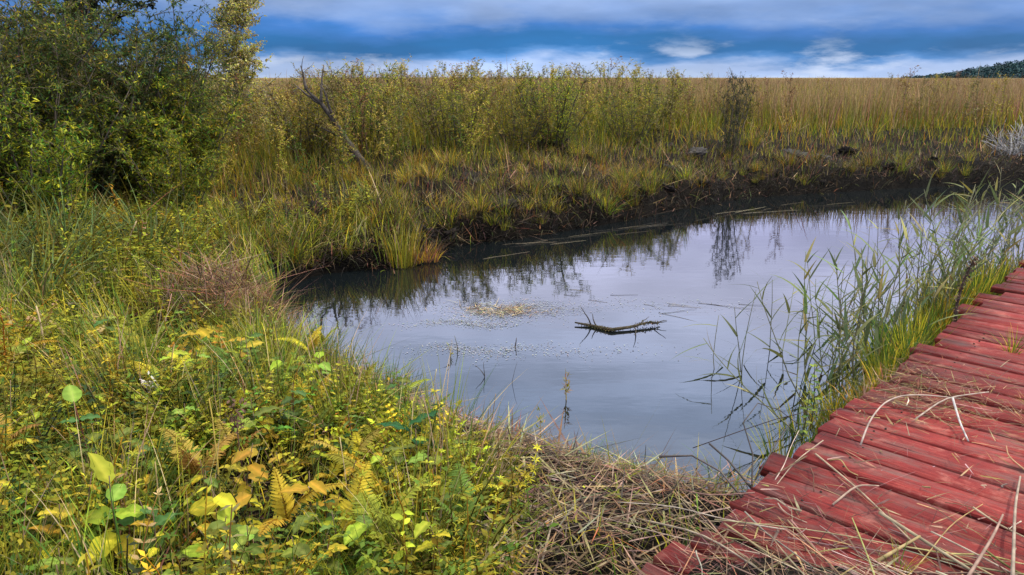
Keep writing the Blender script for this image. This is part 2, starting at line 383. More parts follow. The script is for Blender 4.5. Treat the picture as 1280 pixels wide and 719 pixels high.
def plank_mat():
    m, t, b = mat('worn_red_paint'); L = t.links.new
    tcn = nn(t, 'ShaderNodeTexCoord'); oi = nn(t, 'ShaderNodeObjectInfo')
    ad = nn(t, 'ShaderNodeVectorMath', operation='ADD'); L(tcn.outputs['Object'], ad.inputs[0])
    cx = nn(t, 'ShaderNodeCombineXYZ'); ml = nn(t, 'ShaderNodeMath', operation='MULTIPLY'); ml.inputs[1].default_value = 37
    L(oi.outputs['Random'], ml.inputs[0]); L(ml.outputs[0], cx.inputs[0]); L(ml.outputs[0], cx.inputs[1]); L(cx.outputs[0], ad.inputs[1])
    mg = nn(t, 'ShaderNodeMapping'); mg.inputs['Scale'].default_value = (1.6, 26, 26); L(ad.outputs[0], mg.inputs[0])
    grain = nn(t, 'ShaderNodeTexNoise'); grain.inputs['Scale'].default_value = 2.5; grain.inputs['Detail'].default_value = 8; grain.inputs['Roughness'].default_value = .7
    L(mg.outputs[0], grain.inputs['Vector'])
    blot = nn(t, 'ShaderNodeTexNoise'); blot.inputs['Scale'].default_value = 6; blot.inputs['Detail'].default_value = 7; blot.inputs['Roughness'].default_value = .65
    L(ad.outputs[0], blot.inputs['Vector'])
    r = nn(t, 'ShaderNodeValToRGB'); e = r.color_ramp.elements
    e[0].position = .25; e[0].color = (.060, .011, .010, 1); e[1].position = .74; e[1].color = (.38, .070, .050, 1)
    x = e.new(.5); x.color = (.215, .026, .022, 1)
    av = nn(t, 'ShaderNodeMath', operation='MULTIPLY_ADD'); av.inputs[1].default_value = .6
    hf = nn(t, 'ShaderNodeMath', operation='MULTIPLY'); hf.inputs[1].default_value = .4
    L(blot.outputs[0], hf.inputs[0]); L(grain.outputs[0], av.inputs[0]); L(hf.outputs[0], av.inputs[2]); L(av.outputs[0], r.inputs[0])
    # worn patches: greyish dirt and bare wood showing along the grain
    wr = nn(t, 'ShaderNodeTexNoise'); wr.inputs['Scale'].default_value = 1.3; wr.inputs['Detail'].default_value = 9; wr.inputs['Roughness'].default_value = .72
    mw = nn(t, 'ShaderNodeMapping'); mw.inputs['Scale'].default_value = (2.2, 9, 9); L(ad.outputs[0], mw.inputs[0]); L(mw.outputs[0], wr.inputs['Vector'])
    wm = nn(t, 'ShaderNodeMapRange'); wm.inputs[1].default_value = .48; wm.inputs[2].default_value = .66; wm.inputs[4].default_value = .8; L(wr.outputs[0], wm.inputs[0])
    mc = nn(t, 'ShaderNodeMix', data_type='RGBA'); L(wm.outputs[0], mc.inputs['Factor']); L(r.outputs[0], mc.inputs['A']); mc.inputs['B'].default_value = (.15, .095, .08, 1)
    pl = nn(t, 'ShaderNodeMapRange'); pl.inputs[1].default_value = .56; pl.inputs[2].default_value = .68; pl.inputs[4].default_value = .6; L(blot.outputs[0], pl.inputs[0])
    mc2 = nn(t, 'ShaderNodeMix', data_type='RGBA'); L(pl.outputs[0], mc2.inputs['Factor']); L(mc.outputs['Result'], mc2.inputs['A']); mc2.inputs['B'].default_value = (.40, .15, .115, 1)
    # drying cracks along the grain
    mk = nn(t, 'ShaderNodeMapping'); mk.inputs['Scale'].default_value = (1.1, 34, 34); L(ad.outputs[0], mk.inputs[0])
    ck = nn(t, 'ShaderNodeTexNoise'); ck.inputs['Scale'].default_value = 2.0; ck.inputs['Detail'].default_value = 3; L(mk.outputs[0], ck.inputs['Vector'])
    cr = nn(t, 'ShaderNodeMapRange'); cr.inputs[1].default_value = .30; cr.inputs[2].default_value = .36; cr.inputs[3].default_value = .85; cr.inputs[4].default_value = 0; L(ck.outputs[0], cr.inputs[0])
    mc3 = nn(t, 'ShaderNodeMix', data_type='RGBA'); L(cr.outputs[0], mc3.inputs['Factor']); L(mc2.outputs['Result'], mc3.inputs['A']); mc3.inputs['B'].default_value = (.018, .010, .009, 1)
    hs = nn(t, 'ShaderNodeHueSaturation'); L(mc3.outputs['Result'], hs.inputs['Color'])
    vr = nn(t, 'ShaderNodeMapRange'); vr.inputs[3].default_value = .58; vr.inputs[4].default_value = 1.02; L(oi.outputs['Random'], vr.inputs[0]); L(vr.outputs[0], hs.inputs['Value'])
    L(hs.outputs[0], b.inputs['Base Color']); b.inputs['Roughness'].default_value = .75; b.inputs['Specular IOR Level'].default_value = .15
    bu = nn(t, 'ShaderNodeBump'); bu.inputs['Strength'].default_value = 1; bu.inputs['Distance'].default_value = .012
    L(grain.outputs[0], bu.inputs['Height']); L(bu.outputs[0], b.inputs['Normal'])
    return m
M_plank = plank_mat()

# palettes (linear)
YG = (.27, .265, .020); OL = (.14, .138, .016); GR = (.075, .13, .016); DG = (.03, .055, .018); YE = (.44, .32, .022); OR = (.34, .16, .02)
TAN = (.36, .26, .13); PALE = (.50, .41, .29); BRN = (.13, .075, .045); DBR = (.05, .033, .024); GG = (.15, .17, .055); RUS = (.22, .09, .045)

# ------------------------------------------------------------------ ground and water
def axis(lo, hi, n, c, k):
    u = np.linspace(-1, 1, n); s_ = np.sinh(u * k) / math.sinh(k)
    return c + np.where(s_ < 0, s_ * (c - lo), s_ * (hi - c))
gx = axis(-1500, 1500, 360, 0, 8.3); gy = axis(-1200, 2600, 380, 7, 8.2)
X, Y = np.meshgrid(gx, gy)
Z = height(X, Y)
nx, ny = len(gx), len(gy)
idx = np.arange(nx * ny).reshape(ny, nx)
T = np.concatenate([np.stack([idx[:-1, :-1], idx[:-1, 1:], idx[1:, 1:]], -1).reshape(-1, 3), np.stack([idx[:-1, :-1], idx[1:, 1:], idx[1:, :-1]], -1).reshape(-1, 3)])
g = link('ground', to_mesh('ground', (np.stack([X, Y, Z], -1).reshape(-1, 3), T, np.full((nx * ny, 3), .02)), M_ground, True))
tag(g, kind='structure')

wa = Acc()
cen = np.array([3.2, 7.6])
ring = []
n_ = len(SHORE)
for i in range(n_):
    a, b = SHORE[i], SHORE[(i + 1) % n_]
    for q in np.linspace(0, 1, 5)[:-1]: ring.append(a + (b - a) * q)
# one flat sheet a little larger than the pond; the banks rise out of it
from mathutils.geometry import tessellate_polygon
grow = []
for i in range(n_):
    a, b, c = SHORE[i - 1], SHORE[i], SHORE[(i + 1) % n_]
    t_ = unit(c - a); grow.append(b + np.array([t_[1], -t_[0]]) * -.35)
s0 = sdist(*np.array(grow).T)
tri = tessellate_polygon([[Vector((p[0], p[1], 0)) for p in grow]])
pw = np.array([(p[0], p[1], 0.0) for p in grow])
T = np.array(tri); nrm = np.cross(pw[T[:, 1]] - pw[T[:, 0]], pw[T[:, 2]] - pw[T[:, 0]])[:, 2]
T[nrm < 0] = T[nrm < 0][:, ::-1]
wo = link('pond_water', to_mesh('pond_water', (pw, T, np.full(pw.shape, .02)), M_water)); tag(wo, kind='structure')

# ------------------------------------------------------------------ far wooded hill
def far_hill():
    n = 90; m = 14
    u = np.linspace(0, 1, n); v = np.linspace(-1, 1, m)
    U, V_ = np.meshgrid(u, v)
    x = 395 + 600 * U; y = 800 + 130 * V_
    z = 21 * sm(0, .30, U) * (1 + .25 * U) * (1 - V_ ** 2) ** .5
    return x, y, z
hx, hy, hz = far_hill()
m_, n_h = hx.shape
idx = np.arange(m_ * n_h).reshape(m_, n_h)
T = np.concatenate([np.stack([idx[:-1, :-1], idx[:-1, 1:], idx[1:, 1:]], -1).reshape(-1, 3), np.stack([idx[:-1, :-1], idx[1:, 1:], idx[1:, :-1]], -1).reshape(-1, 3)])
M_far = foliage('haze_blue_wood', 0, .9, .3, 0, .05, .1)  # far hill and wood: slight blue of distant haze put into their colours
tag(link('hill', to_mesh('hill', (np.stack([hx, hy, hz - 1], -1).reshape(-1, 3), T, np.full((m_ * n_h, 3), (.02, .04, .04))), M_far, True)), kind='structure')
ac = Acc()
n = 3800
u = rng.random(n); v = rng.uniform(-1, .1, n)
px = 392 + 600 * u; py = 800 + 130 * v; pz = 21 * sm(0, .30, u) * (1 + .25 * u) * (1 - v ** 2) ** .5
tree_t = Acc()
for k in range(9):
    zz = rng.uniform(.1, 1); rr = .42 * (1 - zz) ** .6 + .08; aa = rng.random() * 6.28
    p = np.array([[rr * math.cos(aa) * .5, rr * math.sin(aa) * .5, zz * .9]])
    leaves(tree_t, p, [[math.cos(aa), math.sin(aa), .15]], .42, .42, [(1, 1, 1)], .4, .3)
leaves(tree_t, [[0, 0, .6]], [[0, .05, 1]], .45, .3, [(1, 1, 1)])
stamp(ac, tree_t.get(), np.stack([px, py, pz - 1.2], 1), rng.random(n) * 6.28, rng.uniform(3, 5.5, n), pick(n, [((.016, .040, .042), 2), ((.022, .052, .048), 1), ((.012, .03, .036), 1)], .2))
tag(link('distant_wood', to_mesh('distant_wood', ac, M_far)), 'dark blue-green wood covering the low far hill', 'wood', kind='stuff')

# ------------------------------------------------------------------ boardwalk
TOP = .32
bw = bpy.data.objects.new('boardwalk', None); COL.objects.link(bw)
bw.location = (DO[0], DO[1], 0); bw.rotation_euler = (0, 0, DT)
tag(bw, 'boardwalk of worn red painted planks running along the pond edge', 'boardwalk')
ac = Acc(); tube(ac, [(0, 0, -.02), (0, 0, .001), (0, 0, .0035)], [.005, .005, .0042], (.035, .022, .018), 8); NAIL = to_mesh('nail', ac, M_wood)
def plank(y0, w, x0, L, dz, yaw, roll, th=.042):
    nl = 7; ch = .003
    prof = [(-w / 2, -th), (w / 2, -th), (w / 2, -ch), (w / 2 - ch, 0), (0, 0), (-w / 2 + ch, 0), (-w / 2, -ch)]
    cup = rng.uniform(-.003, .001); wave = rng.normal(0, .003, nl); ew = rng.normal(0, .0035, (nl, 2))
    V = []
    for i in range(nl):
        xx = L * i / (nl - 1)
        for (a, b) in prof:
            e = ew[i, 0 if a < 0 else 1] if abs(a) > 1e-6 else 0
            V.append((xx + (rng.normal(0, .006) if i in (0, nl - 1) else 0), a + e, b + wave[i] * .6 + cup * (1 - (2 * a / w) ** 2)))
    k = len(prof); T = []
    for i in range(nl - 1):
        for j in range(k):
            a = i * k + j; b = i * k + (j + 1) % k
            T += [(a, b + k, b), (a, a + k, b + k)]
    for j in range(1, k - 1):
        T += [(0, j, j + 1), ((nl - 1) * k, (nl - 1) * k + j + 1, (nl - 1) * k + j)]
    me = to_mesh('plank', (np.array(V), np.array(T)[:, ::-1], np.full((len(V), 3), .3)), M_plank)
    o = link('plank', me, bw, (x0, y0, TOP + dz), (roll, 0, yaw))
    if -.5 < y0 < 3.6:
        for nx_ in (.22, 1.0):
            for ny_ in (-.3, .3): link('nail', NAIL, o, (nx_ - x0 + rng.normal(0, .01), w * ny_ + rng.normal(0, .006), .0005))
    return o
yy = -1.75
PL = []
while yy < 9.6:
    w = rng.uniform(.115, .18); gap = rng.choice([.010, .018, .026, .036])
    x0 = rng.normal(0, .032)
    plank(yy + w / 2, w, x0, 2.0 + rng.normal(0, .02), rng.uniform(-.012, .006), rng.normal(0, .010), rng.normal(0, .02))
    PL.append(yy + w / 2); yy += w + gap
M_beam = foliage('weathered_beam', 0, .9, .4, .01, 12, .1)
for xx in (.22, 1.0, 1.78):
    ac = Acc(); V = np.array([(a, y, z) for y in np.linspace(-1.8, 9.6, 9) for (a, z) in ((-.04, -.16), (.04, -.16), (.04, -.05), (-.04, -.05))])
    T = []
    for i in range(8):
        for j in range(4):
            a = i * 4 + j; b = i * 4 + (j + 1) % 4; T += [(a, b, b + 4), (a, b + 4, a + 4)]
    ac.add(V, T, (.07, .05, .04)); link('joist', to_mesh('joist', ac, M_beam), bw, (xx, 0, TOP))
    for y in np.arange(-1.2, 9.6, 1.8):
        ac = Acc(); tube(ac, [(xx, y, -.5), (xx, y, -.1), (xx, y, TOP - .162)], .05, (.06, .045, .035), 7)
        link('post', to_mesh('post', ac, M_beam), bw)
def dk(x, y, z=0):                    # boardwalk coordinates to the world
    c, s_ = math.cos(DT), math.sin(DT)
    return np.stack([DO[0] + np.asarray(x) * c - np.asarray(y) * s_, DO[1] + np.asarray(x) * s_ + np.asarray(y) * c, np.broadcast_to(TOP + np.asarray(z), np.shape(x))], -1)

# peat crumbs caked on the planks: a lumpy layer whose higher spots show
nxg, nyg = 120, 70
X, Y = np.meshgrid(np.linspace(.12, 1.7, nxg), np.linspace(-.45, .75, nyg))
edge = sm(0, .35, X - .12) * sm(0, .3, .72 - Y + .25 * (X - .9)) * sm(0, .25, Y + .45)
Zp = (.050 * (fbm(X * 6, Y * 6, 5) - .52) + .026 * edge - .004 - .012 * sm(0, .5, Y - .1))
def crumbz(x, y):
    e = sm(0, .35, x - .12) * sm(0, .3, .72 - y + .25 * (x - .9)) * sm(0, .25, y + .45)
    return np.maximum(0, np.where((x > .12) & (x < 1.7) & (y > -.45) & (y < .75), .050 * (fbm(x * 6, y * 6, 5) - .52) + .026 * e - .004 - .012 * sm(0, .5, y - .1), 0))
P_ = dk(X, Y, np.maximum(Zp, -.03))
idx = np.arange(nxg * nyg).reshape(nyg, nxg)
T = np.concatenate([np.stack([idx[:-1, :-1], idx[:-1, 1:], idx[1:, 1:]], -1).reshape(-1, 3), np.stack([idx[:-1, :-1], idx[1:, 1:], idx[1:, :-1]], -1).reshape(-1, 3)])
tag(link('peat_crumbs', to_mesh('peat_crumbs', (P_.reshape(-1, 3), T, np.full((nxg * nyg, 3), .02)), M_ground, True)), 'dark peat crumbs caked on the red planks', 'soil', kind='stuff')

# ------------------------------------------------------------------ leafy ground cover on the near banks
def sprig(nl, h, ll, lw, fine=False, droop=.25, el=.3, cols=((1, 1, 1),)):
    a = Acc(); st = wander((0, 0, -.02), (0, 0, 1), h, 4, .12)
    tube(a, st, np.linspace(.0032, .0014, 5), (.7, .45, .35), 3)
    ts = np.linspace(.2, 1, nl)
    P = np.array([st[min(int(t * 4), 3)] + (st[min(int(t * 4) + 1, 4)] - st[min(int(t * 4), 3)]) * (t * 4 - min(int(t * 4), 3)) for t in ts])
    az_ = np.arange(nl) * 2.4 + rng.normal(0, .3, nl)
    D = np.stack([np.cos(az_), np.sin(az_), np.full(nl, el) + .25 * rng.standard_normal(nl)], 1)
    s_ = rng.uniform(.65, 1.1, nl) * (1 - .45 * (ts - .4).clip(0))
    cc = np.array(cols)[rng.integers(0, len(cols), nl)]
    leaves(a, P, D, ll * s_, lw * s_, cc * rng.uniform(.75, 1.2, (nl, 1)), .2, droop, fine)
    return a.get()
def pinnate(nf, h, n, ll, c=(1, 1, 1)):
    """a small plant of feathery compound leaves"""
    a = Acc()
    for k in range(nf):
        az_ = k * 2.4 + rng.normal(0, .4); t0 = rng.uniform(.25, .9)
        d = np.array([math.cos(az_) * t0, math.sin(az_) * t0, .9])
        st = wander((0, 0, 0), d, h * rng.uniform(.7, 1.1), 7, .05, .10)
        tube(a, st, np.linspace(.003, .001, 8), (.6, .45, .3), 3)
        for i in range(1, 8):
            tg = unit(st[i] - st[i - 1]); sd = unit(np.cross(tg, (0, 0, 1)))
            f = 1.15 - .8 * (i / 7)
            for sg in (-1, 1):
                leaves(a, [st[i]], [tg * .5 + sd * sg], ll * f, ll * .36 * f, [np.array(c) * rng.uniform(.8, 1.2)], .15, .2, None)
        leaves(a, [st[-1]], [st[-1] - st[-2]], ll * .6, ll * .3, [c])
    return a.get()
def bedstraw(h, nw, ll):
    a = Acc(); st = wander((0, 0, -.02), (.2, 0, 1), h, 6, .15); tube(a, st, np.linspace(.0022, .001, 7), (.6, .5, .3), 3)
    for i in range(1, 7):
        for w_ in range(nw):
            an = w_ * 6.28 / nw + i; leaves(a, [st[i]], [(math.cos(an), math.sin(an), .35)], ll * (1.15 - .09 * i), ll * .2, [np.full(3, rng.uniform(.75, 1.2))], .1, .2, None)
    return a.get()
def minifern(k):
    a = Acc()
    for q in range(3):
        az_ = q * 2.1 + rng.normal(0, .3); st = wander((0, 0, 0), (math.cos(az_) * .5, math.sin(az_) * .5, 1), .22, 11, .03, .07)
        tube(a, st, np.linspace(.0025, .0008, 12), (.6, .45, .25), 3)
        for i in range(2, 12):
            tg = unit(st[i] - st[i - 1]); sd = unit(np.cross(tg, (0, 0, 1))); ln = .058 * (1.05 - i / 12) ** .8
            for sg in (-1, 1): leaves(a, [st[i]], [sd * sg + tg * .35 + rng.normal(0, .08, 3)], ln, .011, [np.full(3, rng.uniform(.75, 1.2))], .15, .3, None)
    return a.get()
TPL = [sprig(10, .17, .030, .016, True), sprig(13, .24, .036, .017, True), sprig(8, .11, .040, .026, True), sprig(16, .30, .036, .011), pinnate(5, .2, 7, .036), pinnate(4, .26, 7, .042), bedstraw(.24, 6, .026), bedstraw(.3, 5, .03), minifern(0), minifern(1)]
TPW = [.13, .12, .09, .13, .11, .09, .12, .07, .08, .06]

def near_land(x, y, m=.0):
    s_ = sdist(x, y); return (s_ > .03 + m) & ~on_deck(x, y, .02) & (y < 9.0)
def strawy(x, y):                     # where dry straw takes over from the green
    d, l = deckco(x, y)
    n_ = (fbm(x * 2.2, y * 2.2, 3) - .5) * 2
    a = sm(-.70, .05, x + .35 * n_ - .22 * (3.2 - y)) * sm(4.4, 3.6, y)
    b = sm(.62, .22, sdist(x, y) + .25 * n_) * sm(-1.45, -.85, x) * sm(5.4, 4.8, y)      # litter along the shore
    return np.maximum(a, .93 * b)
def lush(x, y): return fbm(x * 1.5 + 40, y * 1.5, 3)

gc = Acc()
x, y = polar(7400, -43, 16, 1.6, 9.0, .5)
k = near_land(x, y) & (rng.random(len(x)) > strawy(x, y) * 1.06) & (rng.random(len(x)) < .10 + 1.05 * sm(.40, .56, lush(x, y)))
x, y = x[k], y[k]; n = len(x); z = height(x, y)
hue = fbm(x * 1.1 + 8, y * 1.1 + 3, 3); fard = sm(3.2, 7.5, np.hypot(x, y))
pal = pick(n, [(YG, 7), (OL, 4), (GR, 4), (YE, 1.1), (OR, .25), (DG, .8), (TAN, .4), ((.38, .40, .03), 1.5)], .22)
pal = 1.16 * pal * (1 + (hue - .5)[:, None] * np.array([.8, .5, 0])) * (1 - .25 * fard)[:, None]
# neighbouring plants tend to be of one kind
ORD = np.array([6, 0, 4, 8, 1, 7, 3, 2, 5, 9]); pn = fbm(x * 1.9 + 71, y * 1.9 + 13, 2)
ti = np.where(rng.random(n) < .72, ORD[np.clip(((pn - .28) / .44 * 10 + rng.normal(0, .7, n)), 0, 9).astype(int)], rng.choice(len(TPL), n, p=TPW))
for q in range(len(TPL)):
    s_ = ti == q
    stamp(gc, TPL[q], np.stack([x, y, z], 1)[s_], rng.random(s_.sum()) * 6.28, rng.uniform(.7, 1.5, s_.sum()) * (1 + .45 * fard[s_]) * (.42 + .58 * sm(.05, .9, sdist(x[s_], y[s_]))), pal[s_], np.abs(rng.normal(0, .3, s_.sum())), rng.random(s_.sum()) * 6.28)
# low leaves hugging the soil
x, y = polar(9000, -43, 16, 1.6, 8.0, .4)
k = near_land(x, y) & (rng.random(len(x)) > .85 * strawy(x, y)); x, y = x[k], y[k]; n = len(x)
az_ = rng.random(n) * 6.28
leaves(gc, np.stack([x, y, height(x, y) + np.abs(rng.normal(.02, .035, n))], 1), np.stack([np.cos(az_), np.sin(az_), rng.normal(.25, .35, n)], 1), rng.uniform(.012, .035, n), rng.uniform(.008, .02, n), pick(n, [(YG, 3), (OL, 4), (GR, 2.5), (BRN, 2), (OR, 1), (YE, .8)], .25))
tag(link('ground_cover', to_mesh('ground_cover', gc, M_leaf, True)), 'low yellow-green leafy plants covering the near bank', 'plants', kind='stuff')

bg = Acc()
x, y = polar(60000, -46, 22, 1.5, 9.5, .35)
k = near_land(x, y) & (rng.random(len(x)) > .88 * strawy(x, y)) & (rng.random(len(x)) < .12 + 1.3 * sm(.42, .6, fbm(x * 1.8, y * 1.8 + 60, 3))); x, y = x[k], y[k]; n = len(x)
ta = 6.28 * fbm(x * 1.2 + 20, y * 1.2, 2) * 2 + rng.normal(0, .7, n)
fs = 1 + .5 * sm(3, 7, np.hypot(x, y))
blades(bg, np.stack([x, y, height(x, y) - .01], 1), rng.uniform(.10, .34, n) * fs, rng.uniform(.003, .007, n) * fs, ta, rng.uniform(.05, .6, n), rng.uniform(.1, 1.5, n), pick(n, [(YG, 3), (OL, 3), (GR, 3), (TAN, 1.3), (YE, .8)], .2), 3, .4)
tag(link('bank_grass', to_mesh('bank_grass', bg, M_grass)), 'thin yellowing grass blades on the near bank', 'grass', kind='stuff')

# ------------------------------------------------------------------ dry straw and sticks lying on the banks
def lying(acc, x, y, z, L, Wd, C, az=None, pitch=.12, lift=.012):
    n = len(x); az = rng.random(n) * 6.28 if az is None else az
    blades(acc, np.stack([x, y, z + lift * np.abs(rng.standard_normal(n))], 1), L, Wd, az, math.pi / 2 - np.abs(rng.normal(0, pitch, n)), rng.normal(.05, .12, n), C, 3, .9)
LIT = [((.21, .145, .08), 3), ((.29, .22, .14), 1), ((.11, .066, .04), 6), (RUS, 2), (DBR, 3.5)]
st = Acc()
x, y = polar(15000, -40, 20, 1.6, 6, .5)
k = near_land(x, y) & (rng.random(len(x)) < .12 + .35 * sm(.5, .38, lush(x, y)) + strawy(x, y)); x, y = x[k], y[k]; n = len(x)
lying(st, x, y, height(x, y), rng.gamma(3, .05, n), rng.uniform(.002, .006, n), pick(n, LIT, .25), None, .1, .02)
# driftline along the near shore
x, y = polar(22000, -30, 16, 3.0, 6.4, 1); s_ = sdist(x, y)
k = (s_ > -.05) & (s_ < .40) & (y < 5.8); x, y = x[k], y[k]; n = len(x)
lying(st, x, y, np.maximum(height(x, y), 0), rng.gamma(3, .04, n), rng.uniform(.002, .006, n), pick(n, LIT, .25), None, .14, .015)
x, y = polar(5000, -30, 20, 1.7, 4.6, .6); k = near_land(x, y) & (rng.random(len(x)) < .05 + strawy(x, y)); x, y = x[k], y[k]; n = len(x)
lying(st, x, y, height(x, y) + .01, rng.gamma(3, .06, n), rng.uniform(.006, .014, n), pick(n, [((.22, .16, .085), 3), (BRN, 4), ((.22, .16, .11), 2), (OL, .8), (DBR, 3)], .25), None, .2, .02)
tag(link('straw_litter', to_mesh('straw_litter', st, M_straw)), 'tangled dry straw and dead stems covering the near bank', 'straw', kind='stuff')

# ------------------------------------------------------------------ far bank: dark litter, turf and meadow
fb = Acc()
x, y = polar(26000, -32, 42, 7.5, 22, .3); s_ = sdist(x, y)
k = (s_ > -.05) & (s_ < 4.5) & (y > 7.2) & (rng.random(len(x)) < 1.1 - .2 * s_); x, y = x[k], y[k]; n = len(x)
lying(fb, x, y, np.maximum(height(x, y), 0), rng.gamma(3, .09, n), rng.uniform(.006, .016, n), pick(n, [(DBR, 5), (BRN, 3), (TAN, 1.3), (RUS, 1), ((.02, .016, .014), 4)], .25), None, .45, .03)
x, y = polar(52000, -32, 42, 7.5, 22, .3); s_ = sdist(x, y)
k = (s_ > .0) & (s_ < 3.6) & (y > 7.2) & (rng.random(len(x)) < 1.1 - .25 * s_); x, y = x[k], y[k]; n = len(x)
blades(fb, np.stack([x, y, height(x, y) - .01], 1), rng.uniform(.06, .30, n), rng.uniform(.006, .015, n), rng.random(n) * 6.28, rng.uniform(.1, 1.2, n), rng.uniform(.2, 1.4, n), pick(n, [(DBR, 5), (BRN, 3), ((.02, .016, .014), 5), ((.06, .06, .02), 3), (RUS, .8), (TAN, .6)], .25), 3, .5)
x, y = polar(90000, -32, 42, 7.5, 22, .3); s_ = sdist(x, y)
k = (s_ > -.02) & (s_ < 1.3) & (y > 7.2); x, y = x[k][:26000], y[k][:26000]; n = len(x)
blades(fb, np.stack([x, y, height(x, y) - .01], 1), rng.uniform(.08, .34, n), rng.uniform(.006, .016, n), rng.normal(-1.2, 1.0, n), rng.uniform(.1, 1.3, n), rng.uniform(.3, 1.8, n), pick(n, [((.016, .013, .010), 6), (DBR, 4), ((.035, .036, .014), 4), (BRN, 1.2), (OL, .8)], .25), 3, .5)
tag(link('bank_litter', to_mesh('bank_litter', fb, M_straw)), 'dark dead stems matted on the peaty far bank', 'litter', kind='stuff')

MG = [(YG, 4), (OL, 5), (GR, 2.5), (YE, 1.2), (TAN, 1.2), (OR, .7)]
mg = Acc()
x, y = polar(95000, -44, 44, 7.0, 40, .25); s_ = sdist(x, y)
cl = fbm(x * .9 + 11, y * .9, 3)
k = (s_ > .15) & (y > 6.9) & ~on_deck(x, y, .1) & (rng.random(len(x)) < sm(-.6, 1.5, s_ + (cl - .5) * 4.2) * 1.0 + .18)
x, y, s_, cl = x[k], y[k], s_[k], cl[k]; n = len(x)
tall = sm(1.0, 7.5, s_) * (.7 + .65 * cl)
fs = .75 + sm(8, 30, np.hypot(x, y)) * 1.6
C = pick(n, MG, .2) * (1 + .45 * (fbm(x * .5, y * .5 + 7, 3) - .5)[:, None] * np.array([1.4, .6, 0]))
bk = (rng.random(n) < .55 * sm(3.6, .6, s_)); C[bk] = pick(int(bk.sum()), [(BRN, 3), ((.10, .085, .02), 3), (RUS, 1), (TAN, 1)], .2)
blades(mg, np.stack([x, y, height(x, y) - .02], 1), (.23 + .78 * tall) * rng.uniform(.5, 1.15, n), rng.uniform(.006, .013, n) * fs, rng.random(n) * 6.28, rng.uniform(0, .4, n), rng.uniform(0, 1.0, n), C, 3, .5)
tag(link('meadow_grass', to_mesh('meadow_grass', mg, M_grass)), 'golden green grass of the meadow behind the far bank', 'grass', kind='stuff')

# reed field to the horizon
rf = Acc()
x, y = polar(70000, -44, 44, 19, 420, -.55)
k = (sdist(x, y) > 4) & ~on_deck(x, y, .3); x, y = x[k], y[k]; n = len(x); d = np.hypot(x, y)
warm = sm(-.2, .5, x / d)
zt = height(x, y)
H = (1.02 + .26 * (fbm(x * .25, y * .25, 3) - .5) * 2 + (.09 + .05 * (rng.random(n) < .05)) * rng.standard_normal(n)) * np.where(d > 60, 1.0, 1.0) - .35 * sm(40, 200, d)
H = H + .16 * (fbm(x * .9 + 3, y * .9, 3) - .5) * 2 + .22 * (1 - sm(-.05, .3, x / d))
C1 = pick(n, [((.33, .23, .09), 3), ((.29, .22, .06), 3), ((.22, .20, .035), 3), ((.36, .20, .10), 1)], .18) * (1 + .5 * (fbm(x * .12 + 5, y * .06, 3) - .5)[:, None] * np.array([.3, 1.3, .3]))
C2 = pick(n, MG, .18)
C = np.where((rng.random(n) < .2 + .8 * warm)[:, None], C1, C2)
blades(rf, np.stack([x, y, zt - .05], 1), H * rng.uniform(.75, 1.12, n), (.012 + .0011 * d) * rng.uniform(.6, 1.2, n), rng.random(n) * 6.28, rng.uniform(0, .16, n), rng.uniform(0, .5, n), C * .95, 3, 3, (.40, .28, .12))
tag(link('reed_field', to_mesh('reed_field', rf, M_straw)), 'tan reed field stretching flat to the horizon', 'reeds', kind='stuff')

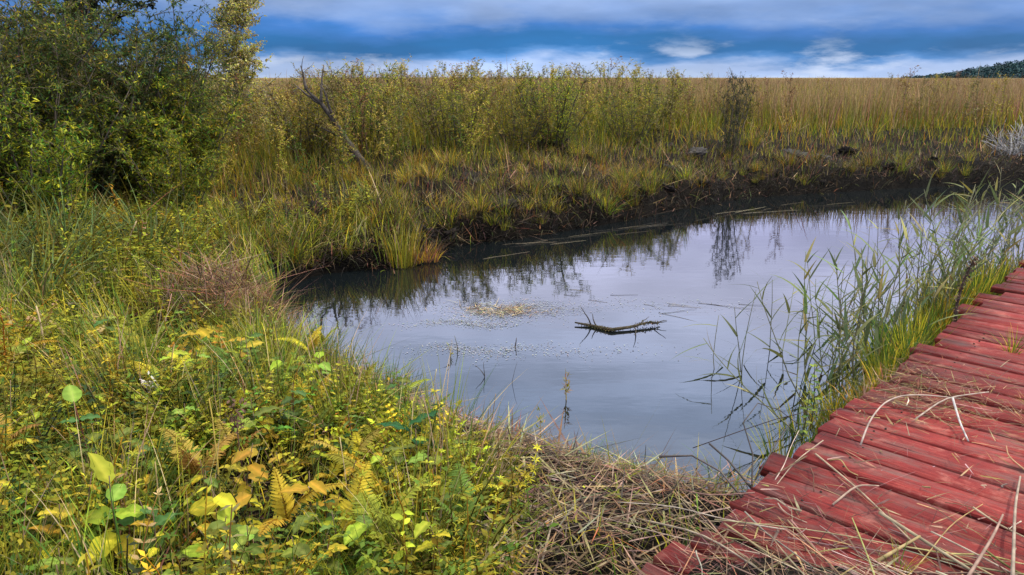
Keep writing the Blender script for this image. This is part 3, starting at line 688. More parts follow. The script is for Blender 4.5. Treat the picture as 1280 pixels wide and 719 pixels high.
# ------------------------------------------------------------------ tall weeds standing above the meadow
def tall_weed(h, dens, c_leaf, c_top, plume, branchy=4):
    stem = Acc(); fol = Acc()
    stx = wander((0, 0, -.05), (0, 0, 1), h, 7, .05)
    tube(stem, stx, np.linspace(.008, .003, 8), (.13, .085, .04), 4)
    P, D, S, C = [], [], [], []
    for i in range(dens):
        t = rng.uniform(.08, .98) ** .8; f = t * 7; j = min(int(f), 6); p = stx[j] + (stx[j + 1] - stx[j]) * (f - j)
        a = rng.random() * 6.28
        P.append(p); D.append((math.cos(a), math.sin(a), rng.uniform(-.3, .7))); S.append(rng.uniform(.05, .095) * (1.15 - .6 * t)); C.append(np.array(c_leaf) * rng.uniform(.6, 1.3))
    leaves(fol, P, D, np.array(S), np.array(S) * .28, np.array(C), .2, .35)
    pl = Acc()
    for b in range(branchy):
        a = rng.random() * 6.28; j = rng.integers(2, 7)
        br = wander(stx[j], (math.cos(a) * .9, math.sin(a) * .9, 1), h * rng.uniform(.18, .32), 4, .12)
        tube(stem, br, np.linspace(.004, .0015, 5), (.13, .085, .04), 3)
        m = plume
        lb = rng.integers(1, 5, 9); ab = rng.random(9) * 6.28; leaves(fol, br[lb], np.stack([np.cos(ab), np.sin(ab), rng.normal(.1, .3, 9)], 1), rng.uniform(.04, .08, 9), .017, np.array(c_leaf) * rng.uniform(.6, 1.3, (9, 1)), .2, .3)
        q = br[rng.integers(1, 5, m)] + rng.normal(0, .014, (m, 3))
        aa = rng.random(m) * 6.28
        leaves(pl, q, np.stack([np.cos(aa), np.sin(aa), rng.normal(.6, .4, m)], 1), rng.uniform(.02, .05, m), rng.uniform(.012, .022, m), np.array(c_top) * rng.uniform(.6, 1.3, (m, 1)))
    m = plume * 2; q = stx[-1] + np.stack([rng.normal(0, .016, m), rng.normal(0, .016, m), rng.uniform(-.16, .06, m) * h * .6], 1); aa = rng.random(m) * 6.28
    leaves(pl, q, np.stack([np.cos(aa), np.sin(aa), rng.normal(.6, .4, m)], 1), rng.uniform(.02, .05, m), rng.uniform(.012, .022, m), np.array(c_top) * rng.uniform(.6, 1.3, (m, 1)))
    r = bpy.data.objects.new('tall_weed', None); COL.objects.link(r)
    link('stem', to_mesh('stem', stem, M_plain), r); tag(link('foliage', to_mesh('foliage', fol, M_leaf), r), kind='stuff'); tag(link('plume', to_mesh('plume', pl, M_straw), r), kind='stuff')
    TW.append([q.get() for q in (stem, fol, pl)])
    return r
TW = []
WK = [(tall_weed(1.35, 95, OL, (.20, .16, .06), 20, 10), 'olive leafed tall weed with a greyish seed plume in the meadow', 'weeds with grey plumes in the meadow'),
      (tall_weed(1.30, 110, YG, (.36, .25, .05), 24, 10), 'yellow-green tall weed with a golden plume in the meadow', 'weeds with golden plumes in the meadow'),
      (tall_weed(1.45, 75, (.16, .09, .03), (.20, .09, .04), 14, 9), 'rusty brown tall weed with a branched dry head in the meadow', 'rusty dry weeds in the meadow'),
      (tall_weed(1.25, 115, GR, (.08, .08, .03), 8, 8), 'dark green leafy tall weed without bright flowers in the meadow', 'dark green weeds in the meadow')]
used = [False] * 4
def put(root, flag, i, loc, rot, sc, label=None, group=None):
    if not flag[i]: o = root; flag[i] = True
    else: o = copy_tree(root)
    o.location = loc; o.rotation_euler = rot; o.scale = (sc, sc, sc)
    return o
for r, lb, gp in WK: tag(r, lb, 'weed', gp)
def weed_at(px, y, kind, sc):
    xx = px
    z = float(height(np.array([xx]), np.array([y]))[0])
    put(WK[kind][0], used, kind, (xx, y, z), (rng.normal(0, .07), rng.normal(0, .07), rng.random() * 6.28), sc)
x, y = polar(5200, -34, 12, 9.2, 20, .6); s_ = sdist(x, y)
pr = sm(1.5, 4.2, s_) * sm(.18, -.02, x / np.hypot(x, y) - .1 + .25 * (fbm(x * .6, y * .6, 2) - .5))
k = (rng.random(len(x)) < pr) & (s_ > 2.0); x, y = x[k][:340], y[k][:340]
o_ = np.argsort(np.hypot(x, y) - .8 * rng.random(len(x))); x, y = x[o_], y[o_]
for i in range(200):
    weed_at(float(x[i]), float(y[i]), int(rng.choice(4, p=[.28, .38, .16, .18])), float(rng.uniform(.66, 1.02)))
x, y = x[200:], y[200:]; z = height(x, y); th = Acc()
kd = rng.choice(4, len(x), p=[.28, .38, .16, .18])
for q in range(4):
    m_k = kd == q; P = np.stack([x, y, z], 1)[m_k]; n = len(P)
    rz_, sc_ = rng.random(n) * 6.28, rng.uniform(.85, 1.2, n)
    for part in TW[q]: stamp(th, part, P, rz_, sc_, np.repeat(rng.uniform(.75, 1.25, (n, 1)), 3, 1))
tag(link('weed_thicket', to_mesh('weed_thicket', th, M_leaf)), 'thicket of tall golden weeds filling the meadow', 'weeds', kind='stuff')
x, y = polar(500, 4, 38, 14.5, 30, .5); s_ = sdist(x, y); k = s_ > 2.4; x, y = x[k][:95], y[k][:95]
for i in range(len(x)):
    weed_at(float(x[i]), float(y[i]), int(rng.choice(4, p=[.3, .35, .3, .05])), float(rng.uniform(.62, 1.0)))

# ------------------------------------------------------------------ trees and shrubs on the left
def gz(x, y): return float(height(np.array([float(x)]), np.array([float(y)]))[0])
def tilt(phi, th, spin=0):
    q = Matrix.Rotation(th, 3, Vector((-math.sin(phi), math.cos(phi), 0))) @ Matrix.Rotation(spin, 3, 'Z')
    return q.to_euler()
def empty(name, loc=(0, 0, 0), rot=(0, 0, 0)):
    o = bpy.data.objects.new(name, None); COL.objects.link(o); o.location = loc; o.rotation_euler = rot; return o
def shrub(h, r, nst, nleaf, ll, pal, name='willow_shrub', leafw=.26):
    wood, fol = Acc(), Acc(); tw = []
    for k in range(nst):
        a = k * 2.4 + rng.normal(0, .3); t0 = rng.uniform(.05, .5) * r / h * 2.2
        st_ = wander((.12 * math.cos(a), .12 * math.sin(a), -.1), (math.cos(a) * t0, math.sin(a) * t0, 1), h * rng.uniform(.7, 1.05), 8, .07)
        tube(wood, st_, np.linspace(.016, .004, 9), (.075, .06, .045), 5)
        for i in range(1, 9):
            for b in range(4):
                a2 = rng.random() * 6.28; br = wander(st_[i], (math.cos(a2), math.sin(a2), rng.uniform(.2, 1.1)), h * rng.uniform(.10, .24), 4, .15)
                tube(wood, br, np.linspace(.005, .0015, 5), (.09, .07, .045), 3); tw.append(br)
    tw = np.array(tw); i = rng.integers(0, len(tw), nleaf); j = rng.integers(0, 4, nleaf); f = rng.random((nleaf, 1))
    P = tw[i, j] * (1 - f) + tw[i, j + 1] * f + rng.normal(0, .012, (nleaf, 3)); tg = unit(tw[i, j + 1] - tw[i, j])
    D = tg * .5 + rng.standard_normal((nleaf, 3)) * .6
    cl = (.72 + .55 * rng.random(len(tw)))[i][:, None]
    leaves(fol, P, D, rng.uniform(.6, 1.2, nleaf) * ll, rng.uniform(.7, 1.2, nleaf) * ll * leafw, pick(nleaf, pal, .2) * cl, .2, .2)
    o = empty(name); link('stems', to_mesh('stems', wood, M_wood), o); tag(link('foliage', to_mesh('foliage', fol, M_leaf), o), kind='stuff')
    return o
SP = [((.085, .09, .02), 4), ((.06, .08, .022), 5), ((.05, .085, .018), 3), (YG, 1.2), (DG, 3), (OR, .2)]
SA = shrub(2.2, 1.1, 15, 17000, .062, SP); SB = shrub(2.1, 1.0, 14, 17000, .056, [((.10, .10, .018), 5), (YG, 2), ((.06, .10, .018), 3), (YE, .4), (DG, 2.5)]); SC = shrub(1.2, .7, 13, 11000, .055, [(YG, 3), (OL, 4), (GR, 3), (YE, .8)])
fl3 = [False] * 3
for kd, xx, yy_, sc, lb in [
    (0, -6.5, 7.9, 1.12, 'tall dark olive willow shrub at the outer edge of the thicket'),
    (1, -5.45, 8.1, 1.05, 'tall yellow-tinged willow shrub in the middle of the thicket'),
    (0, -4.85, 8.8, .92, 'dark willow shrub beside the bare leaning dead twig'),
    (1, -6.2, 9.6, 1.2, 'tallest willow shrub at the back of the thicket under the alder'),
    (0, -5.7, 10.2, .95, 'dark willow shrub between the thicket and the birch'),
    (2, -4.1, 9.7, 1.1, 'low yellowish shrub at the foot of the birch side'),
    (2, -4.55, 7.5, 1.15, 'low bright green shrub in front of the willow thicket'),
    (2, -5.6, 6.9, 1.2, 'low shrub among the sedges in front of the thicket'),
    (1, -7.4, 8.6, 1.2, 'large willow shrub hidden mostly behind the outer one'),
    (2, -4.15, 9.2, 1.2, 'leafy shrub standing between the thicket and the dead tree'),
    (1, -4.9, 7.9, .95, 'yellowish willow shrub at the front of the thicket'),
    (0, -6.0, 7.2, 1.0, 'dark willow shrub at the front of the thicket above the sedges'),
    (0, -6.6, 10.9, 1.15, 'willow shrub standing under the alder crown'),
    (0, -4.85, 9.5, .92, 'dark willow shrub filling the gap before the birch'),
    (1, -4.35, 9.9, .68, 'yellow-tinged willow shrub right at the foot of the birch'),
    (1, -7.0, 7.0, 1.05, 'yellow-tinged willow shrub beside the dark one at the front corner'),
    (0, -4.6, 9.8, 1.05, 'tall dark willow shrub closing the thicket on its birch side'),
    (1, -4.4, 10.5, .92, 'willow shrub standing half behind the one that closes the thicket'),
    (2, -3.7, 8.6, .8, 'small shrub at the meadow end of the thicket')]:
    o = put([SA, SB, SC][kd], fl3, kd, (xx, yy_, gz(xx, yy_)), (0, 0, rng.random() * 6.28), sc); tag(o, lb, 'shrub', 'shrubs of the willow thicket')

def tree(name, loc, h, r, z0, nbr, nleaf, ll, lw, pal, bark, tr, conic=False):
    tk, fol, tw = Acc(), Acc(), []
    st_ = wander((0, 0, -.15), (0, 0, 1), h, 12, .03)
    tube(tk, st_, np.linspace(tr, tr * .15, 13), bark, 8)
    for b in range(nbr):
        t = rng.uniform(z0 / h, .97); i = min(int(t * 12), 11); p = st_[i] + (st_[i + 1] - st_[i]) * (t * 12 - i)
        prof = (1 - (t - z0 / h) / (1 - z0 / h)) ** .7 if conic else math.sin(math.pi * min(1, .15 + .9 * (t - z0 / h) / (1 - z0 / h))) ** .6
        a = rng.random() * 6.28; br = wander(p, (math.cos(a), math.sin(a), rng.uniform(.1, .9)), max(.15, r * prof * rng.uniform(.7, 1.1)), 6, .13)
        tube(tk, br, np.linspace(tr * .28, tr * .05, 7), np.array(bark) * .7, 4)
        for c in range(6):
            q = br[rng.integers(1, 7)]; a2 = rng.random() * 6.28
            b2 = wander(q, (math.cos(a2), math.sin(a2), rng.uniform(-.3, .7)), r * rng.uniform(.14, .42), 4, .2); tube(tk, b2, np.linspace(.006, .002, 5), np.array(bark) * .6, 3); tw.append(b2)
    tw = np.array(tw); i = rng.integers(0, len(tw), nleaf); j = rng.integers(0, 4, nleaf); f = rng.random((nleaf, 1))
    P = tw[i, j] * (1 - f) + tw[i, j + 1] * f + rng.normal(0, .02, (nleaf, 3))
    leaves(fol, P, rng.standard_normal((nleaf, 3)) - np.array([0, 0, .3]), rng.uniform(.6, 1.2, nleaf) * ll, rng.uniform(.7, 1.2, nleaf) * lw, pick(nleaf, pal, .2) * (.7 + .6 * rng.random(len(tw)))[i][:, None], .15, .15)
    o = empty(name, loc); link('trunk', to_mesh('trunk', tk, M_wood), o); tag(link('crown', to_mesh('crown', fol, M_leaf), o), kind='stuff'); return o
tag(tree('alder_tree', (-6.3, 11.8, gz(-6.3, 11.8)), 6.5, 1.9, 1.5, 72, 24000, .075, .06, [((.022, .030, .018), 4), ((.035, .045, .02), 2)], (.05, .045, .04), .11), 'dark crowned alder tree rising behind the willow thicket', 'tree')
tag(tree('birch_tree', (-5.02, 14.2, gz(-5.02, 14.2)), 3.9, .85, .2, 260, 24000, .045, .034, [((.50, .52, .10), 6), ((.58, .56, .18), 3), ((.26, .32, .05), 2)], (.42, .40, .36), .035, True), 'slender young yellow-green birch standing against the sky', 'tree')
tag(tree('young_birch', (-5.35, 12.9, gz(-5.35, 12.9)), 1.9, .6, .2, 50, 8000, .05, .034, [((.24, .13, .03), 3), (YG, 3), (OR, 2)], (.3, .27, .22), .02, True), 'small orange tinged birch sapling beside the taller birch', 'tree')

# rounded bushes of meadowsweet standing in the meadow
SD = shrub(1.25, .8, 16, 9000, .045, [(YG, 4), (OL, 4), (YE, 1.4), ((.12, .09, .05), 2), (GR, 1.5)], 'meadow_bush'); fl1 = [False]
for xx, yy_, sc, lb in [(-2.35, 13.0, 1.06, 'round golden bush in the meadow behind the dead tree'), (-1.0, 13.2, 1.0, 'golden bush standing nearest to the dead tree on its pond side'), (.1, 13.6, .9, 'meadow bush above the tall yellow shore tussock'), (.75, 14.2, 1.08, 'tallest of the golden meadow bushes on the skyline'),
    (2.3, 15.2, .92, 'rounded meadow bush above the upper grey clod'), (3.0, 16.8, .95, 'meadow bush between the golden ones and the dark spire weed'), (-3.2, 12.2, 1.0, 'low golden bush between the thicket and the dead tree'), (-3.3, 14.6, 1.1, 'golden bush behind the gap beside the birch'), (5.3, 18.5, .75, 'small meadow bush beyond the dark spire weed')]:
    o = put(SD, fl1, 0, (xx, yy_, gz(xx, yy_)), (0, 0, rng.random() * 6.28), sc); tag(o, lb, 'bush', 'golden bushes of the meadow')

sw = shrub(1.30, .34, 9, 4200, .05, [((.022, .030, .018), 4), ((.04, .045, .02), 2), (DBR, 1)], 'spire_bush'); sw.location = (4.12, 14.6, gz(4.12, 14.6)); sw.rotation_euler = (0, 0, 1); sw.scale = (.62, .62, 1.15)
tag(sw, 'dark narrow spire-shaped bush rising alone above the reeds on the skyline', 'bush')
# bare twig rising out of the thicket
ac = Acc(); tw_ = wander((-4.95, 8.3, 1.5), (.55, 0, 1), 1.5, 8, .10); tube(ac, tw_, np.linspace(.014, .005, 9), (.05, .042, .036), 5)
for k in (3, 5, 6): tube(ac, wander(tw_[k], (rng.normal(0, .8), rng.normal(0, .5), .8), .3, 4, .15), np.linspace(.005, .002, 5), (.05, .042, .036), 3)
tag(link('bare_branch', to_mesh('bare_branch', ac, M_wood)), 'bare dark branch sticking up out of the willow thicket', 'branch')

# leaning dead trunk
dt = empty('dead_tree', (-2.13, 11.5, gz(-2.13, 11.5)))
tag(dt, 'grey leaning dead tree trunk with broken branches in the meadow', 'tree')
ac = Acc(); tr_ = np.array([(.06, 0, -.25), (0, 0, 0), (-.16, .02, .2), (-.33, .02, .46), (-.48, .0, .74), (-.66, .03, .98), (-.86, .02, 1.17)])
tube(ac, tr_, [.11, .08, .064, .05, .04, .029, .013], (.055, .047, .04), 9); link('trunk', to_mesh('trunk', ac, M_wood), dt)
for p, d, L in [((-.48, 0, .74), (-.15, -.2, 1), .55), ((-.66, .03, .98), (-.9, .1, .6), .5), ((-.66, .03, .98), (.1, 0, 1), .55), ((-.33, .02, .46), (-.9, -.2, .5), .45), ((-.86, .02, 1.17), (-.4, 0, 1), .35), ((-.16, .02, .2), (-.8, -.5, .25), .4)]:
    ac = Acc(); b = wander(p, d, L, 6, .14); tube(ac, b, np.linspace(.026, .006, 7), (.08, .066, .055), 5)
    for q in (3, 5): tube(ac, wander(b[q], rng.standard_normal(3) + np.array([0, 0, .8]), .2, 3, .15), [.008, .006, .004, .003], (.11, .09, .075), 3)
    link('branch', to_mesh('branch', ac, M_wood), dt)

# ------------------------------------------------------------------ sedge clumps, tussocks and grass clumps (each a plant)
def clump(n, L, Wd, r, lean, curl, pal, seg=4, dead=0.):
    a = Acc(); an = rng.random(n) * 6.28; rr = r * rng.random(n) ** .5
    C = pick(n, pal, .2)
    blades(a, np.stack([rr * np.cos(an), rr * np.sin(an), np.full(n, -.02)], 1), rng.uniform(.5, 1.1, n) * L, rng.uniform(.6, 1.2, n) * Wd, an + rng.normal(0, .5, n), np.abs(rng.normal(lean * .6, lean * .5, n)), rng.uniform(.2, 1, n) * curl, C, seg, .5)
    return a
def plant(name, acc, m, label, cat, group, spots, tw=.06):
    me = to_mesh(name, acc, m)
    for (xx, yy_, sc) in spots:
        o = link(name, me, None, (xx, yy_, gz(xx, yy_)), (rng.normal(0, tw), rng.normal(0, tw), rng.random() * 6.28), sc); tag(o, label, cat, group)
SG = [(GG, 4), ((.09, .12, .04), 4), (OL, 4), ((.20, .20, .08), 1), (DG, 1.5)]
sedge = clump(50, .74, .014, .18, 1.0, 1.6, SG, 5)
plant('sedge_clump', sedge, M_grass, 'grey-green arching sedge clump in front of the willow thicket', 'sedge', 'sedge clumps below the thicket',
      [(-3.0 - 2.2 * rng.random(), 5.0 + 2.3 * rng.random(), rng.uniform(.85, 1.3)) for _ in range(36)] + [(-4.4, 5.6, 1.1), (-3.4, 5.2, 1.1), (-3.9, 6.6, 1.2)])
gc1 = clump(80, .42, .008, .12, .5, 1.0, [(YG, 2), (GR, 2), (OL, 5), (YE, 1), (BRN, 2)])
fbspots = []
while len(fbspots) < 135:
    xx, yy_ = polar(1, -30, 38, 7.4, 17, .5); s0 = float(sdist(xx, yy_)[0])
    if .08 < s0 < (3.2 if len(fbspots) < 60 else .9) and yy_[0] > 7.2: fbspots.append((float(xx[0]), float(yy_[0]), float(rng.uniform(.28, 1.1))))
plant('grass_tuft', gc1, M_grass, 'yellow-green grass tuft rooted in the dark far bank', 'grass tuft', 'grass tufts on the far bank', fbspots, .15)
gc2 = clump(70, .34, .009, .14, .5, 1.1, [(YE, 3), (OR, 2), (YG, 3), (TAN, 2)])
fbspots = []
while len(fbspots) < 90:
    xx, yy_ = polar(1, -30, 30, 7.4, 14, .5); s0 = float(sdist(xx, yy_)[0])
    if .3 < s0 < 3.5 and yy_[0] > 7.2: fbspots.append((float(xx[0]), float(yy_[0]), float(rng.uniform(.45, 1.0))))
plant('golden_tuft', gc2, M_grass, 'golden orange withered tuft on the dark far bank', 'grass tuft', 'golden tufts on the far bank', fbspots, .15)
tag(link('shore_tussock', to_mesh('shore_tussock', clump(150, .50, .009, .15, .2, .6, [(YG, 3), (YE, 2), (OL, 4), (TAN, 1)]), M_grass), None, (-1.14, 7.78, .03)), 'tall yellow upright tussock on the small spit of far shore', 'grass tuft')
tag(link('rusty_tussock', to_mesh('rusty_tussock', clump(200, .24, .008, .17, .6, .9, [(RUS, 3), (BRN, 3), (YE, 2), (OR, 2)]), M_grass), None, (-.93, 7.92, .05)), 'short rusty brown tussock beside the tall yellow one at the water', 'grass tuft')

# strip of grass and reeds between the boardwalk and the water
gc3 = clump(80, .40, .008, .08, .3, .9, [(YG, 4), (GR, 4), (YE, 1.2), (OL, 2)]); gc4 = clump(60, .34, .010, .08, .4, 1.0, [(GR, 5), ((.05, .14, .03), 3), (YG, 2)])
sp3, sp4 = [], []
for l in np.arange(1.75, 9.2, .17):
    for t in range(int(rng.choice([1, 2, 3, 4]))):
        p = dk(rng.uniform(-.30, -.03) - .10 * (l > 3), l + rng.normal(0, .06)); (sp3 if rng.random() < .68 or l > 4.2 else sp4).append((p[0], p[1], float(rng.uniform(.45, 1.2) + .35 * (l > 3.2))))
plant('edge_grass', gc3, M_grass, 'yellow-green grass clump growing along the edge of the red boardwalk', 'grass clump', 'yellow-green clumps along the boardwalk', sp3, .15)
plant('edge_sedge', gc4, M_grass, 'fresh green leafy clump at the boardwalk edge by the reeds', 'grass clump', 'fresh green clumps along the boardwalk', sp4, .15)
gc5 = clump(46, .30, .012, .06, .35, 1.0, [(YE, 3), (TAN, 3), (OR, 2)])
plant('withered_clump', gc5, M_straw, 'golden withered clump at the boardwalk edge', 'grass clump', 'withered clumps along the boardwalk', [(*dk(-.06, l)[:2], .9) for l in (2.3, 2.55, 3.15, 3.3, 3.9, 4.6, 4.9, 5.4, 6.0)], .15)

LEAFM = []
for k in range(12):
    a = Acc(); blades(a, [(0, 0, 0)], rng.uniform(.17, .33), rng.uniform(.015, .026), 0, rng.uniform(.5, 1.1), rng.uniform(.1, .9), pick(1, [((.15, .18, .06), 3), ((.09, .12, .045), 2), ((.23, .23, .07), 2), ((.34, .28, .12), .7)], .15), 5)
    LEAFM.append(to_mesh('leaf', a, M_grass))
def reed(h, nl, bend, dark=1., bare=.25, xy=(0, 0), phi=0., th=0., lab=None, grp=None):
    x_, y_ = xy
    o = empty('common_reed', (x_, y_, min(gz(x_, y_), .3) - .02), tilt(phi, th, rng.random() * 6.28 if not bend else -0.0))
    a = Acc(); n = 8; t = np.linspace(0, 1, n)
    pts = np.stack([bend * h * t ** 2.2 + rng.normal(0, .004, n), rng.normal(0, .004, n), h * (t - .18 * abs(bend) * t ** 3)], 1); pts[0, :2] = 0
    tube(a, pts, np.linspace(.0048, .0018, n), np.array((.12, .12, .05)) * dark, 5); link('stem', to_mesh('stem', a, M_plain), o)
    for k in range(nl):
        f = bare + (1 - bare) * (k + .4) / nl; i = min(int(f * (n - 1)), n - 2); p = pts[i] + (pts[i + 1] - pts[i]) * (f * (n - 1) - i)
        c = link('leaf', LEAFM[rng.integers(0, 12)], o, tuple(p), (rng.normal(0, .12), rng.normal(0, .12), k * math.pi + rng.normal(0, .5)), rng.uniform(.85, 1.35) * (1.05 - .25 * f))
    tag(o, lab, 'reed', grp)
    return o
for x_, y_, h, phi, th, lab in [
    (1.72, 3.86, .98, R(152), R(33), 'green reed leaning far out over the water from the boardwalk edge, tip still upright'),
    (1.66, 3.80, .86, R(160), R(56), 'low green reed bent almost flat over the open water beside the boardwalk'),
    (2.02, 4.25, .95, R(140), R(14), 'thin upright green reed standing in the water beside the leaning pair'),
    (2.2, 4.42, .92, R(140), R(24), 'green reed with dropped side leaves standing next to the thin upright one')]:
    reed(h, 10, .12, 1, .3, (x_, y_), phi, th, lab)
k = 0
while k < 112:
    l = rng.uniform(2.3, 7.6); d_ = -rng.gamma(2.2, .20) - .08; p = dk(d_, l)
    if d_ < -1.15: continue
    reed(rng.uniform(.65, 1.05) * (1 + .05 * l), int(rng.integers(6, 10)), rng.choice([0., .15, .3]), rng.uniform(.6, 1.1), .25, (p[0], p[1]), R(137) + rng.normal(0, .9), abs(rng.normal(0, .22)), 'green reed in the dense stand between the boardwalk and the pond', 'reeds of the stand beside the boardwalk'); k += 1
# brown dock stalk leaning over the planks
ac = Acc(); b = np.array([(3.06, 5.04, .2), (3.08, 5.1, .36), (3.13, 5.16, .50), (3.19, 5.2, .62), (3.22, 5.2, .70)]); tube(ac, b, [.012, .010, .008, .006, .003], (.055, .035, .028), 6)
n = 260; t = rng.random(n) * 3.99; i = t.astype(int); q = b[i] + (b[i + 1] - b[i]) * (t - i)[:, None] + rng.normal(0, .012, (n, 3))
ds = empty('dock_stalk'); tag(ds, 'dark brown dried dock stalk standing at the boardwalk edge', 'plant'); link('stem', to_mesh('stem', ac, M_wood), ds)
ac = Acc(); leaves(ac, q, rng.standard_normal((n, 3)), rng.uniform(.012, .03, n), .013, pick(n, [(DBR, 3), (BRN, 2)], .2)); tag(link('seeds', to_mesh('seeds', ac, M_straw), ds), kind='stuff')

# ------------------------------------------------------------------ foreground ferns, saplings and herbs
def frond(L, n, wid, arch):
    a = Acc(); st_ = [np.zeros(3)]; th = .25
    for i in range(n): th += arch / n; st_.append(st_[-1] + np.array([math.sin(th), 0, math.cos(th)]) * L / n)
    st_ = np.array(st_); tube(a, st_, np.linspace(.0035, .001, n + 1), (.5, .36, .2), 4)
    for i in range(2, n + 1):
        f = i / n; ln = wid * (1 - f) ** .75 * min(1, .45 + 2.2 * f) + .006
        tg = unit(st_[i] - st_[i - 1]); nr = np.array([-tg[2], 0, tg[0]]) * -1
        for sg in (-1, 1):
            d = unit(np.array([0, sg, 0]) + tg * .55 + rng.normal(0, .07, 3))
            leaves(a, [st_[i]], [d], ln, .016 * (1.15 - .6 * f), [np.full(3, rng.uniform(.8, 1.15))], .2, .35, True, up=-nr[None] + rng.normal(0, .15, (1, 3)))
            leaves(a, [st_[i] - tg * .006], [unit(d + tg * .1)], ln * .6, .013, [np.full(3, rng.uniform(.7, 1.0))], .2, .3, False, up=-nr[None])
    return a.get()
def tint(tp, c): return tp[0], tp[1], np.clip(tp[2] * np.array(c), .003, .9)
FT = [frond(.30, 19, .085, 1.0), frond(.36, 22, .10, 1.5), frond(.26, 17, .08, .6)]
FC = {'golden': (.50, .38, .03), 'yellow-green': (.32, .33, .035), 'green': (.13, .19, .03), 'tawny': (.38, .26, .05)}
FM = {c: [to_mesh('frond', tint(t, v), M_leaf) for t in FT] for c, v in FC.items()}
def fern(x_, y_, c, nf, sc, lab, grp=None, face=None):
    o = empty('fern', (x_, y_, gz(x_, y_)), (0, 0, rng.random() * 6.28 if face is None else face))
    for k in range(nf): link('frond', FM[c][k % 3], o, (0, 0, .07), (0, rng.normal(0, .15), k * 6.28 / nf + rng.normal(0, .25)), sc * rng.uniform(.8, 1.1))
    tag(o, lab, 'fern', grp)
fern(-.80, 2.42, 'golden', 3, .95, 'bright golden drooping fern beside the tall green grass blade', None, -1.7)
fern(-1.25, 2.75, 'tawny', 3, 1.0, 'tawny golden fern beside the thin brown standing stems', None, .4)
fern(-.55, 2.72, 'yellow-green', 3, .85, 'yellow-green fern next to the glossy dark green dock leaves')
fern(-.55, 2.32, 'golden', 2, .85, 'golden orange fern curling over the low green grass')
fern(-.29, 2.45, 'yellow-green', 3, .8, 'bright yellow-green fern at the border of the dry straw')
fern(-.44, 2.27, 'yellow-green', 3, .95, 'broad yellow-green fern beside the fine drooping grass')
fern(-.16, 2.3, 'green', 3, .8, 'green fern growing at the very edge of the straw')
fern(-2.0, 2.75, 'tawny', 2, .8, 'tawny fern next to the big-leaved sapling')
x, y = polar(600, -40, -4, 2.2, 5.2, .5); k = near_land(x, y, .1) & (strawy(x, y) < .4); x, y = x[k], y[k]
cc_ = list(FC)
k = (np.hypot(x + 1.26, y - 2.16) > .5) & (np.hypot(x + .8, y - 2.4) > .3); x, y = x[k], y[k]
for i in range(64):
    c = cc_[rng.choice(4, p=[.15, .45, .28, .12])]
    fern(float(x[i]), float(y[i]), c, int(rng.integers(2, 5)), float(rng.uniform(.42, .82)), 'small %s fern among the bank plants' % c, '%s ferns on the near bank' % c)

def big_leaf(L, Wd, notch=.1):
    a = Acc(); n = 8
    u = np.linspace(0, 1, n + 1); hw = Wd * .5 * np.sin(np.pi * u ** .8) ** .75; hw[0] = hw[-1] = 0
    V, T, CL = [], [], []
    for i in range(n + 1):
        zz = -.35 * L * u[i] ** 2 * .6; wv = .006 * math.sin(i * 2.2)
        for sgn, f in ((-1, 1), (-1, .5), (0, 0), (1, .5), (1, 1)): V.append((u[i] * L, sgn * f * hw[i], zz + .22 * f * hw[i] + wv * f + .0025 * (i % 2) * (f == .5))); CL.append(np.array((1.25, 1.2, 1.5)) if f == 0 else np.array((.92, 1, 1)) * (1 - .16 * f - .10 * (i % 2)))
    for i in range(n):
        for j in range(4):
            b = i * 5 + j; T += [(b, b + 5, b + 6), (b, b + 6, b + 1)]
    a.add(V, T, np.array(CL)); return a.get()
BL = big_leaf(.115, .068); BL2 = big_leaf(.10, .075); BL3 = big_leaf(.15, .05)
def bmesh_(t, c): return to_mesh('leaf', tint(t, c), M_leaf, True)
LBR = (.38, .44, .035)
def leafy(name, loc, stem_h, leafs, lab, cat, grp=None, sc=(.07, .045, .03), lean=(0, 0)):
    o = empty(name, loc, (lean[0], lean[1], 0)); a = Acc(); st_ = wander((0, 0, -.03), (0, 0, 1), stem_h, 5, .04); tube(a, st_, np.linspace(.0034, .0016, 6), sc, 5); link('stem', to_mesh('stem', a, M_plain), o)
    for (f, az_, el_, me, s_) in leafs:
        i = min(int(f * 5), 4); p = st_[i] + (st_[i + 1] - st_[i]) * (f * 5 - i)
        link('leaf', me, o, tuple(p), (rng.normal(0, .2), -el_, az_), s_)
    return tag(o, lab, cat, grp)
mA, mB, mC, mD, mE = bmesh_(BL, LBR), bmesh_(BL2, (.28, .36, .05)), bmesh_(BL, (.55, .40, .03)), bmesh_(BL3, (.03, .12, .035)), bmesh_(BL, (.17, .22, .04))
mF = bmesh_(BL2, (.10, .17, .04)); mG = bmesh_(BL, (.44, .30, .03))
leafy('broadleaf_sapling', (-1.26, 2.16, gz(-1.26, 2.16) + .02), .36, [(.92, 2.6, 1.05, mA, 1.05), (.62, .25, .15, mA, 1.05), (.60, 3.0, .05, mA, 1.1), (.45, -1.9, -.15, mC, 1.1), (.42, -.7, -.3, mC, 1.05), (.75, 1.5, .5, mB, .8)], 'broad-leaved sapling with large lime and yellow leaves on a dark stem', 'sapling')
leafy('dock_plant', (-.41, 2.86, gz(-.41, 2.86) + .05), .26, [(.95, .6, .35, mD, 1.1), (.85, 2.7, .2, mD, 1.1), (.7, -.4, .1, mD, 1.15), (.6, -2.4, .1, mD, 1.0), (.45, 1.4, .1, mD, 1.1), (.4, -1.5, -.2, mD, 1.0), (.9, 4, .7, mD, .9)], 'glossy dark green dock plant beside the dry straw', 'plant', None, (.05, .1, .03))
